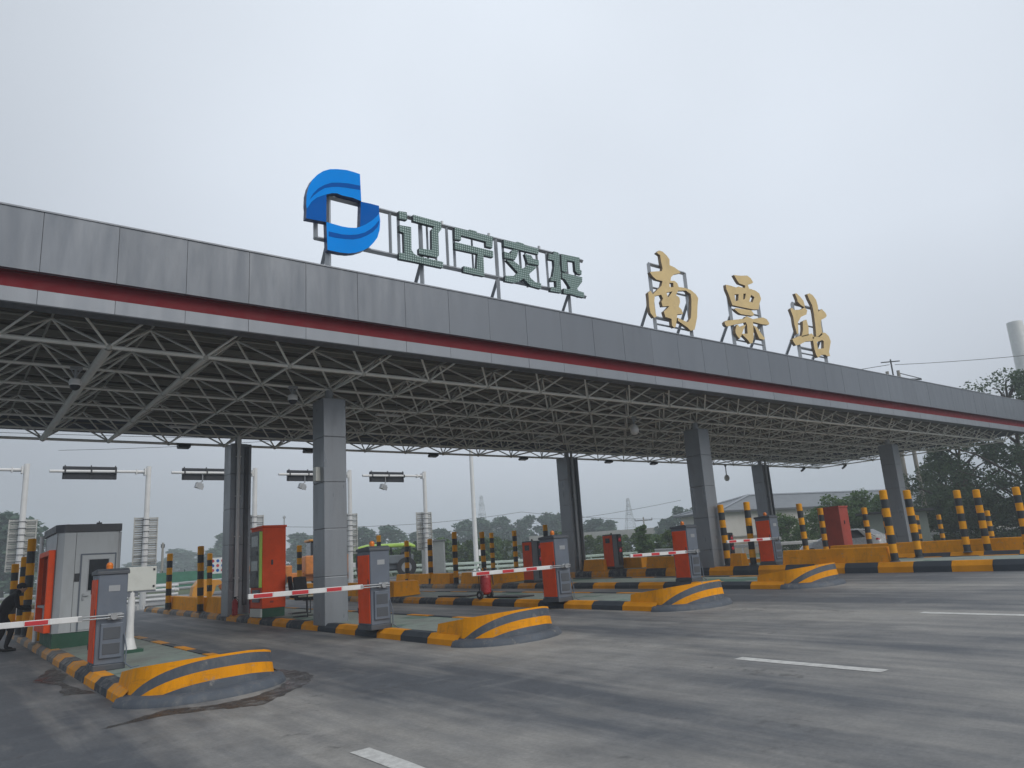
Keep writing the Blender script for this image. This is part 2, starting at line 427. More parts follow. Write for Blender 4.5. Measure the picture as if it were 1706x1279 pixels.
# ---------------------------------------------------------------- mesh collector
class MB:
    def __init__(s): s.v = []; s.f = []; s.m = []; s.s = []
    def add(s, verts, faces, mat=0, smooth=False):
        o = len(s.v); s.v += [tuple(p) for p in verts]
        for f in faces:
            s.f.append([i + o for i in f]); s.m.append(mat); s.s.append(smooth)
        return s
    def box(s, c, d, rz=0.0, mat=0, rx=0.0, ry=0.0):
        hx, hy, hz = d[0] / 2, d[1] / 2, d[2] / 2
        P = [Vector((x, y, z)) for x in (-hx, hx) for y in (-hy, hy) for z in (-hz, hz)]
        if rz or rx or ry:
            from mathutils import Euler
            q = Euler((rx, ry, rz)).to_matrix(); P = [q @ p for p in P]
        P = [p + Vector(c) for p in P]
        return s.add(P, [(0, 1, 3, 2), (4, 6, 7, 5), (0, 4, 5, 1), (2, 3, 7, 6), (0, 2, 6, 4), (1, 5, 7, 3)], mat)
    def span(s, a, b, mat=0):
        return s.box([(a[i] + b[i]) / 2 for i in range(3)], [abs(b[i] - a[i]) for i in range(3)], mat=mat)
    def tube(s, p0, p1, r, n=8, mat=0, r2=None, caps=True, smooth=True):
        p0, p1 = Vector(p0), Vector(p1); d = (p1 - p0)
        if d.length < 1e-6: return s
        d.normalize(); a = d.orthogonal().normalized(); b = d.cross(a)
        r2 = r if r2 is None else r2
        V = []
        for p, q in ((p0, r), (p1, r2)):
            for k in range(n):
                t = 2 * math.pi * (k + .5) / n; V.append(p + a * (q * math.cos(t)) + b * (q * math.sin(t)))
        F = [(k, (k + 1) % n, n + (k + 1) % n, n + k) for k in range(n)]
        s.add(V, F, mat, smooth)
        if caps: s.add(V, [tuple(range(n - 1, -1, -1)), tuple(range(n, 2 * n))], mat)
        return s
    def path(s, pts, r, n=8, mat=0):
        for a, b in zip(pts[:-1], pts[1:]): s.tube(a, b, r, n, mat)
        for p in pts[1:-1]: s.ball(p, r, n, max(3, n // 2), mat)
        return s
    def bar(s, p0, p1, w, mat=0):
        return s.tube(p0, p1, w * 0.7071, 4, mat, smooth=False)
    def ball(s, c, r, n=10, rings=6, mat=0, sc=(1, 1, 1)):
        V = [(c[0], c[1], c[2] + r * sc[2])]
        for i in range(1, rings):
            ph = math.pi * i / rings
            for k in range(n):
                t = 2 * math.pi * k / n
                V.append((c[0] + r * sc[0] * math.sin(ph) * math.cos(t), c[1] + r * sc[1] * math.sin(ph) * math.sin(t), c[2] + r * sc[2] * math.cos(ph)))
        V.append((c[0], c[1], c[2] - r * sc[2]))
        F = [(0, 1 + k, 1 + (k + 1) % n) for k in range(n)]
        for i in range(rings - 2):
            o = 1 + i * n
            F += [(o + k, o + n + k, o + n + (k + 1) % n, o + (k + 1) % n) for k in range(n)]
        o = 1 + (rings - 2) * n; L = len(V) - 1
        F += [(o + k, L, o + (k + 1) % n) for k in range(n)]
        return s.add(V, F, mat, True)
    def lathe(s, prof, c=(0, 0, 0), n=16, mat=0, mats=None):
        V = []
        for r, z in prof:
            for k in range(n):
                t = 2 * math.pi * k / n; V.append((c[0] + r * math.cos(t), c[1] + r * math.sin(t), c[2] + z))
        for i in range(len(prof) - 1):
            o = i * n
            s.add(V, [(o + k, o + (k + 1) % n, o + n + (k + 1) % n, o + n + k) for k in range(n)], mats[i] if mats else mat, True)
        s.add(V, [tuple(range(n - 1, -1, -1))], mats[0] if mats else mat)
        o = (len(prof) - 1) * n
        s.add(V, [tuple(range(o, o + n))], mats[-1] if mats else mat)
        return s
    def prism(s, poly, z0, z1, mat=0):
        n = len(poly); V = [(x, y, z0) for x, y in poly] + [(x, y, z1) for x, y in poly]
        F = [(k, (k + 1) % n, n + (k + 1) % n, n + k) for k in range(n)] + [tuple(range(n - 1, -1, -1)), tuple(range(n, 2 * n))]
        return s.add(V, F, mat)
    def side(s, poly, x0, x1, mat=0):            # poly in (y, z), extruded along x
        n = len(poly); V = [(x0, y, z) for y, z in poly] + [(x1, y, z) for y, z in poly]
        F = [(k, (k + 1) % n, n + (k + 1) % n, n + k) for k in range(n)] + [tuple(range(n - 1, -1, -1)), tuple(range(n, 2 * n))]
        return s.add(V, F, mat)
    def plate(s, loops, y0, y1, mat=0, edge=None, off=(0, 0, 0)):  # loops in (x, z), outer loop first, then holes; front face at y0
        edge = mat if edge is None else edge
        tri = tessellate_polygon([[Vector((x, z, 0)) for x, z in lp] for lp in loops])
        flat = [p for lp in loops for p in lp]; N = len(flat)
        V = [(x - off[0], y0 - off[1], z - off[2]) for x, z in flat] + [(x - off[0], y1 - off[1], z - off[2]) for x, z in flat]
        s.add(V, [tuple(t) for t in tri], mat)
        s.add(V, [tuple(N + i for i in reversed(t)) for t in tri], edge)
        o = 0
        F = []
        for lp in loops:
            n = len(lp)
            F += [(o + k, o + (k + 1) % n, N + o + (k + 1) % n, N + o + k) for k in range(n)]
            o += n
        return s.add(V, F, edge)
    def build(s, name, mats, parent=None, bevel=0.0, loc=None, fix=True):
        me = bpy.data.meshes.new(name)
        me.from_pydata(s.v, [], s.f)
        if not isinstance(mats, (list, tuple)): mats = [mats]
        for m in mats: me.materials.append(m)
        me.polygons.foreach_set('material_index', s.m)
        me.polygons.foreach_set('use_smooth', s.s)
        me.update()
        if fix:
            bm = bmesh.new(); bm.from_mesh(me)
            bmesh.ops.recalc_face_normals(bm, faces=bm.faces); bm.to_mesh(me); bm.free()
        o = bpy.data.objects.new(name, me)
        COL.objects.link(o)
        if parent: o.parent = parent
        if loc: o.location = loc
        if bevel:
            b = o.modifiers.new('bevel', 'BEVEL'); b.width = bevel; b.segments = 2; b.limit_method = 'ANGLE'; b.angle_limit = R(50)
        return o

def tag(o, label=None, cat=None, group=None, kind=None):
    if label: o['label'] = label
    if cat: o['category'] = cat
    if group: o['group'] = group
    if kind: o['kind'] = kind
    return o
def thing(name, label, cat, loc=(0, 0, 0), rz=0.0, group=None):
    o = bpy.data.objects.new(name, None)
    COL.objects.link(o); o.location = loc; o.rotation_euler = (0, 0, rz); o.empty_display_size = 0.2
    return tag(o, label, cat, group)
def copy_tree(o, loc=None, rz=None, label=None, parent=None, sc=None):
    c = o.copy(); COL.objects.link(c)
    if parent: c.parent = parent
    if loc is not None: c.location = loc
    if rz is not None: c.rotation_euler = (0, 0, rz)
    if sc is not None: c.scale = sc if isinstance(sc, tuple) else (sc, sc, sc)
    if label: c['label'] = label
    for ch in list(o.children): copy_tree(ch, parent=c)
    return c

# ================================================================ setting: ground, road, verge
def sheet(name, xs, ys, dz, m, kind='structure'):
    mb = MB()
    V = [(x, y, gz(x, y) + dz) for y in ys for x in xs]
    n = len(xs)
    F = [(j * n + i, j * n + i + 1, (j + 1) * n + i + 1, (j + 1) * n + i) for j in range(len(ys) - 1) for i in range(n - 1)]
    mb.add(V, F, 0, False)
    return tag(mb.build(name, m), kind=kind)
sheet('ground', [-420, -200, -60, -10, 0, 10, 24, 30, 36, 60, 120, 240, 420], [-60, -20, -5, 0, 10, 20, 36, 60, 120, 240, 420], -0.012, GRASS)
sheet('toll_plaza_road', [-60, -30, -10, 0, 8, 16, 24, 28, 32, 36, 44], [-40, -20, -5, 0, 10, 20, 30, 36, 44, 56], 0.0, ROAD)

def marking(x0, x1, y0, y1):
    mb = MB(); ys = [y0 + (y1 - y0) * k / 6 for k in range(7)]
    V = []
    for y in ys:
        j = random.uniform(-.008, .008)
        V += [(x0 + j, y, gz(x0, y) + .004), (x1 + j, y, gz(x1, y) + .004)]
    mb.add(V, [(2 * k, 2 * k + 1, 2 * k + 3, 2 * k + 2) for k in range(6)])
    return mb.build('lane_marking', LINEW)
for a, lab in (((2.92, 3.10, 4.3, 6.27), 'white lane dash running off the bottom edge of the picture'),
               ((7.89, 8.06, 4.27, 6.10), 'long white lane dash alone in the middle of the dark concrete'),
               ((12.52, 12.70, 3.2, 6.0), 'thin white lane dash cut by the right edge of the picture')):
    tag(marking(*a), kind='structure', label=lab)

def stain(pts, name='wet_stain'):
    mb = MB()
    loop = []
    n = len(pts)
    for i in range(n):                      # ragged edge
        a, b = Vector(pts[i]), Vector(pts[(i + 1) % n])
        nrm = Vector((-(b - a).y, (b - a).x)).normalized() if (b - a).length > 1e-6 else Vector((0, 0))
        for k in range(6):
            p = a.lerp(b, k / 6) + nrm * (random.uniform(-.035, .035) if k else 0)
            loop.append(p)
    tri = tessellate_polygon([[Vector((p.x, p.y, 0)) for p in loop]])
    mb.add([(p.x, p.y, gz(p.x, p.y) + .003) for p in loop], [tuple(t) for t in tri])
    return tag(mb.build(name, WET), kind='stuff')
stain([(1.55, 9.55), (1.95, 9.8), (2.35, 10.02), (2.85, 9.72), (3.3, 9.80), (3.75, 10.15), (4.05, 10.6), (4.12, 11.3), (4.02, 11.9), (4.2, 12.0), (4.42, 11.4), (4.40, 10.6),
       (4.1, 10.0), (3.7, 9.65), (3.2, 9.15), (3.0, 9.22), (2.7, 9.42), (2.3, 9.62)])
stain([(1.45, 14.9), (1.75, 16.2), (1.95, 16.8), (1.99, 15.2), (1.8, 14.2), (1.97, 12.4), (1.6, 12.7), (1.72, 13.8)])

# ================================================================ toll canopy
GX0, GY0, SP, SPY = 1.3062 * 1.7, 8.6934 * 1.7, 1.7, 1.0093 * 1.7
ZB, ZT = 2.4991 * 1.7 + EYE, 6.56
I0, I1 = -3, 24
def nx(i): return GX0 + i * SP
def ny(j): return GY0 + j * SPY
canopy = thing('toll_canopy', 'long grey toll station roof on square columns with a red stripe', 'toll canopy', (0, 0, 0))
FY = 13.60
XL, XR = nx(I0) - 1.2, nx(I1) + 1.15
PW = 1.133
def panel_row(name, z0, z1, m, y, thick, parent, tilt=0.0):
    mb = MB(); x = 0.97 - PW * 6
    while x < XR - .02:
        x1 = min(x + PW, XR)
        if x1 - x > .05:
            x0 = max(x, XL)
            dy = random.uniform(-.003, .003)
            mb.add([(x0 + .004, y + dy + tilt, z0), (x1 - .004, y + dy + tilt, z0), (x1 - .004, y + dy, z1), (x0 + .004, y + dy, z1),
                    (x0 + .006, y + thick, z0), (x1 - .006, y + thick, z0), (x1 - .006, y + thick, z1), (x0 + .006, y + thick, z1)],
                   [(0, 1, 2, 3), (4, 7, 6, 5), (0, 4, 5, 1), (3, 2, 6, 7), (0, 3, 7, 4), (1, 5, 6, 2)], 0)
        x += PW
    mb.span((XL, y + thick * .35, z0 + .004), (XR, y + thick * 1.02, z1 - .004), 1)
    return mb.build(name, [m, GROOVE], parent)
panel_row('upper_fascia', 6.68, 7.735, ALU, FY, .10, canopy)
mb = MB(); mb.span((XL, FY - .02, 7.737), (XR, FY + .30, 7.765)); mb.build('parapet_cap', ALU_LOW, canopy)
mb = MB(); mb.span((XL, FY + .20, 6.26), (XR, FY + .25, 6.679)); mb.span((XL, FY + .105, 6.681), (XR, FY + .26, 6.69)); mb.build('red_stripe', REDBAND, canopy)
panel_row('lower_fascia', 6.12, 6.36, ALU_LOW, FY, .06, canopy)
mb = MB(); mb.span((XL, FY + .012, 6.105), (XR, FY + .34, 6.118)); mb.span((XL, FY + .30, 6.12), (XR, FY + .33, 6.62)); mb.build('soffit_trim', CAB_DARK, canopy)
BY = ny(6.5) + .26
mb = MB(); mb.span((XL, BY, 6.32), (XR, BY + .06, 7.70)); mb.build('back_fascia', ALU, canopy)
mb = MB(); mb.span((XR - .06, FY + .12, 6.22), (XR, BY, 7.70)); mb.build('end_fascia', ALU, canopy)
# corrugated deck
mb = MB(); V = []; F = []
y = FY + .36; k = 0; prof = []
while y < BY - .02:
    prof += [(y, 6.90), (y + .10, 6.90), (y + .13, 6.855), (y + .20, 6.855), (y + .23, 6.90)]
    y += .23 + .10
for (yy, zz) in prof: V += [(XL + .02, yy, zz), (XR - .08, yy, zz)]
F = [(2 * q, 2 * q + 1, 2 * q + 3, 2 * q + 2) for q in range(len(prof) - 1)]
mb.add(V, F); mb.build('roof_deck', paint('sandwich deck', (0.11, 0.10, 0.08), 0.6, 0.25, dirt=(0.055, 0.05, 0.042), dirt_amt=0.5, scale=0.8), canopy)
mb = MB(); mb.span((XL + .05, FY + .34, 6.935), (XR - .08, BY, 7.0)); mb.build('roof_top', ALU, canopy)
pm = MB(); pm.span((XL + .1, -.03, 0), (XR - .1, .03, .13)); pm.span((XL + .1, -.03, 0), (XR - .1, .05, .012))
pur = pm.build('purlin', PURLIN, canopy, loc=(0, ny(-.5) + .02, 6.715))
for k in range(1, 15):
    c = pur.copy(); COL.objects.link(c); c.location = (0, ny(-.5 + k * .5) + .02, 6.715)
# space frame: balls (part), chords and web bracing (sub-parts)
frame = bpy.data.objects.new('space_frame', None); COL.objects.link(frame); frame.parent = canopy
def rod(name, p0, p1, r, n=7):
    q = MB(); q.tube(p0, p1, r, n, caps=False); return q.build(name, PURLIN if name == 'top_chord' else TRUSS, frame, fix=False)
for j in range(7): rod('bottom_chord', (nx(I0), ny(j), ZB), (nx(I1), ny(j), ZB), .042 if j in (0, 6) else .032)
for i in range(I0, I1 + 1): rod('bottom_chord', (nx(i), ny(0), ZB), (nx(i), ny(6), ZB), .085 if i == 0 else (.055 if i == 1 else .030))
for j in range(8): rod('top_chord', (nx(I0 - .5), ny(j - .5), ZT), (nx(I1 + .5), ny(j - .5), ZT), .026, 6)
for i in range(I0, I1 + 2): rod('top_chord', (nx(i - .5), ny(-.5), ZT), (nx(i - .5), ny(6.5), ZT), .026, 6)
wb = MB()
for sx in (-.5, .5):
    for sy in (-.5, .5): wb.tube((0, 0, 0), (sx * SP, sy * SPY, ZT - ZB), .0245, 6, caps=False)
w0 = None; cnt = 0
rest = MB(); nrest = MB()
order = sorted([(i, j) for i in range(I0, I1 + 1) for j in range(7)], key=lambda q: nx(q[0]) ** 2 + ny(q[1]) ** 2 + (0 if q[0] >= 0 else 1e6))
for (i, j) in order:
    if cnt < 98:
        if w0 is None:
            w0 = wb.build('web_bracing', TRUSS, frame, fix=False); c = w0
            n0 = MB().ball((0, 0, 0), .065, 9, 6).build('node_ball', NODE, frame, fix=False); d = n0
        else:
            c = w0.copy(); COL.objects.link(c); d = n0.copy(); COL.objects.link(d)
        c.location = d.location = (nx(i), ny(j), ZB); cnt += 1
    else:
        for sx in (-.5, .5):
            for sy in (-.5, .5): rest.tube((nx(i), ny(j), ZB), (nx(i + sx), ny(j + sy), ZT), .023, 5, caps=False)
        nrest.ball((nx(i), ny(j), ZB), .065, 7, 5)
tag(rest.build('web_bracing', TRUSS, frame, fix=False), kind='stuff')
tag(nrest.build('node_ball', NODE, frame, fix=False), kind='stuff')
# columns
def column_mesh(w, d, z0, z1, joints):
    mb = MB()
    zs = [z0] + [q for q in joints if z0 + .1 < q < z1 - .1] + [z1]
    for a, b in zip(zs[:-1], zs[1:]):
        mb.span((-w / 2, -d / 2, a + .003), (w / 2, d / 2, b - .003), 0)
    mb.span((-w / 2 + .012, -d / 2 + .012, z0), (w / 2 - .012, d / 2 - .012, z1 - .01), 1)
    return mb
JT = [1.50, 2.56, 3.62, 4.68]
for (ix, yc, front) in ((3, 16.525, True), (11, 16.525, True), (19, 16.525, True), (3, 23.38, False), (11, 23.38, False), (19, 23.38, False)):
    xc = nx(ix) - .06
    zb = gz(xc, yc) + .10
    c = column_mesh(.56 if front else .62, .65 if front else .66, zb, 5.60, JT).build('column', [COLM, GROOVE], canopy, bevel=.012, loc=(xc, yc, 0))
    q = MB(); q.tube((0, 0, 5.55), (0, 0, ZB - .02), .10, 10); q.box((0, 0, 5.615), (.42, .42, .02)); q.build('bearing', STEEL, c)
    if not front:
        q = MB()
        q.tube((-.10, -.40, zb + .05), (-.10, -.40, ZB - .05), .055, 10)
        for z in (1.6, 2.8, 4.0, 5.2): q.box((-.10, -.37, z), (.15, .10, .03))
        q.build('drain_pipe', WHITE if ix == 3 else STEEL, c)
        q = MB(); q.span((.10, -.375, zb + .3), (.22, -.332, 5.5)); q.build('cable_duct', CAB_DARK, c)
    elif ix == 3:
        q = MB(); q.span((-.40, -.14, 3.66), (-.285, .02, 3.98)); q.build('control_box', CREAM, c)
# cameras and lamps hung under the frame
def ceiling_camera(name, lab, x, y, drop, m_body, m_eye, kind):
    t = thing(name, lab, 'camera', (x, y, ZB), 0, 'cameras hanging from the roof frame')
    q = MB(); q.box((0, 0, -.02), (.22, .09, .05)); q.tube((0, 0, -.03), (0, 0, -drop), .03, 8); q.tube((-.09, 0, -.03), (-.02, 0, -.16), .014, 6); q.tube((.09, 0, -.03), (.02, 0, -.16), .014, 6)
    q.build('bracket', STEEL, t)
    q = MB()
    if kind == 'dome':
        q.lathe([(.05, 0), (.105, -.03), (.115, -.12), (.10, -.15)], (0, 0, -drop), 14); q.build('housing', m_body, t)
        q = MB(); q.ball((0, 0, -drop - .15), .098, 14, 8); q.build('dome', m_eye, t)
    else:
        q.lathe([(.04, 0), (.10, -.05), (.145, -.16), (.13, -.27), (.06, -.34)], (0, 0, -drop), 16); q.build('housing', m_body, t)
    return t
ceiling_camera('dome_camera', 'dark dome camera hanging under the roof at far left', 1.93, ny(1), .22, WHITE, DARK, 'dome')
ceiling_camera('dome_camera', 'dark dome camera hanging just left of the nearest column top', 6.35, ny(1), .18, WHITE, DARK, 'dome')
ceiling_camera('globe_camera', 'white globe camera hanging left of the middle front column', 17.75, ny(1), .25, WHITE, WHITE, 'globe')
ceiling_camera('globe_camera', 'small pale globe camera hanging at the rear edge left of a back column', 33.8, ny(6), .55, CREAM, CREAM, 'globe')
def floodlight(x, y, z, rz, lab, big):
    t = thing('floodlight', lab, 'floodlight', (x, y, z), rz, 'floodlights on the roof frame')
    s = 1.0 if big else .8
    q = MB(); q.box((0, 0, -.10 * s), (.46 * s, .30 * s, .10 * s), rx=R(-38) if big else R(-8)); q.build('housing', DARK, t, bevel=.012)
    q = MB(); q.box((0, -.045 * s, -.155 * s) if big else (0, 0, -.156 * s), (.40 * s, .24 * s, .012), rx=R(-38) if big else R(-8)); q.build('lens', GLASS, t)
    q = MB(); q.tube((-.25 * s, 0, 0), (-.25 * s, 0, -.12 * s), .014, 6); q.tube((.25 * s, 0, 0), (.25 * s, 0, -.12 * s), .014, 6); q.bar((-.26 * s, 0, .0), (.26 * s, 0, .0), .025); q.build('yoke', DARK, t)
for x, lab in ((6.05, 'flat floodlight on the rear roof edge above the left back column gap'), (10.2, 'flat floodlight on the rear roof edge beside the nearest column'), (15.3, 'flat floodlight on the rear roof edge just left of the tall white mast'),
               (19.8, 'flat floodlight on the rear roof edge left of the second back column'), (24.9, 'flat floodlight on the rear roof edge right of the second back column'), (28.0, 'flat floodlight on the rear roof edge left of the middle front column')):
    floodlight(x, ny(6) - .1, ZB - .02, 0, lab, False)
floodlight(41.0, ny(5.9), ZB - .05, R(35), 'tilted floodlight below the right rear corner of the roof, left one', True)
floodlight(42.9, ny(5.0), ZB - .05, R(35), 'tilted floodlight below the right rear corner of the roof, right one', True)
def tube_light(x, y, lab):
    t = thing('batten_light', lab, 'light', (x, y, ZB + .06), 0, 'batten lights inside the roof frame')
    q = MB(); q.box((0, 0, 0), (.75, .16, .05)); q.build('housing', WHITE, t, bevel=.008)
    for s_ in (-.3, .3):
        q = MB(); q.tube((s_, 0, .02), (s_, 0, .5), .01, 5); q.build('hanger', STEEL, t)
for x, j, lab in ((5.4, 4.5, 'white batten light inside the roof frame left of the nearest column'), (10.2, 2.5, 'white batten light inside the roof frame right of the nearest column, nearer one'),
                  (9.6, 4.5, 'white batten light inside the roof frame right of the nearest column, further one'), (17.6, 3.5, 'white batten light inside the roof frame above the second back column')):
    tube_light(x, ny(j), lab)

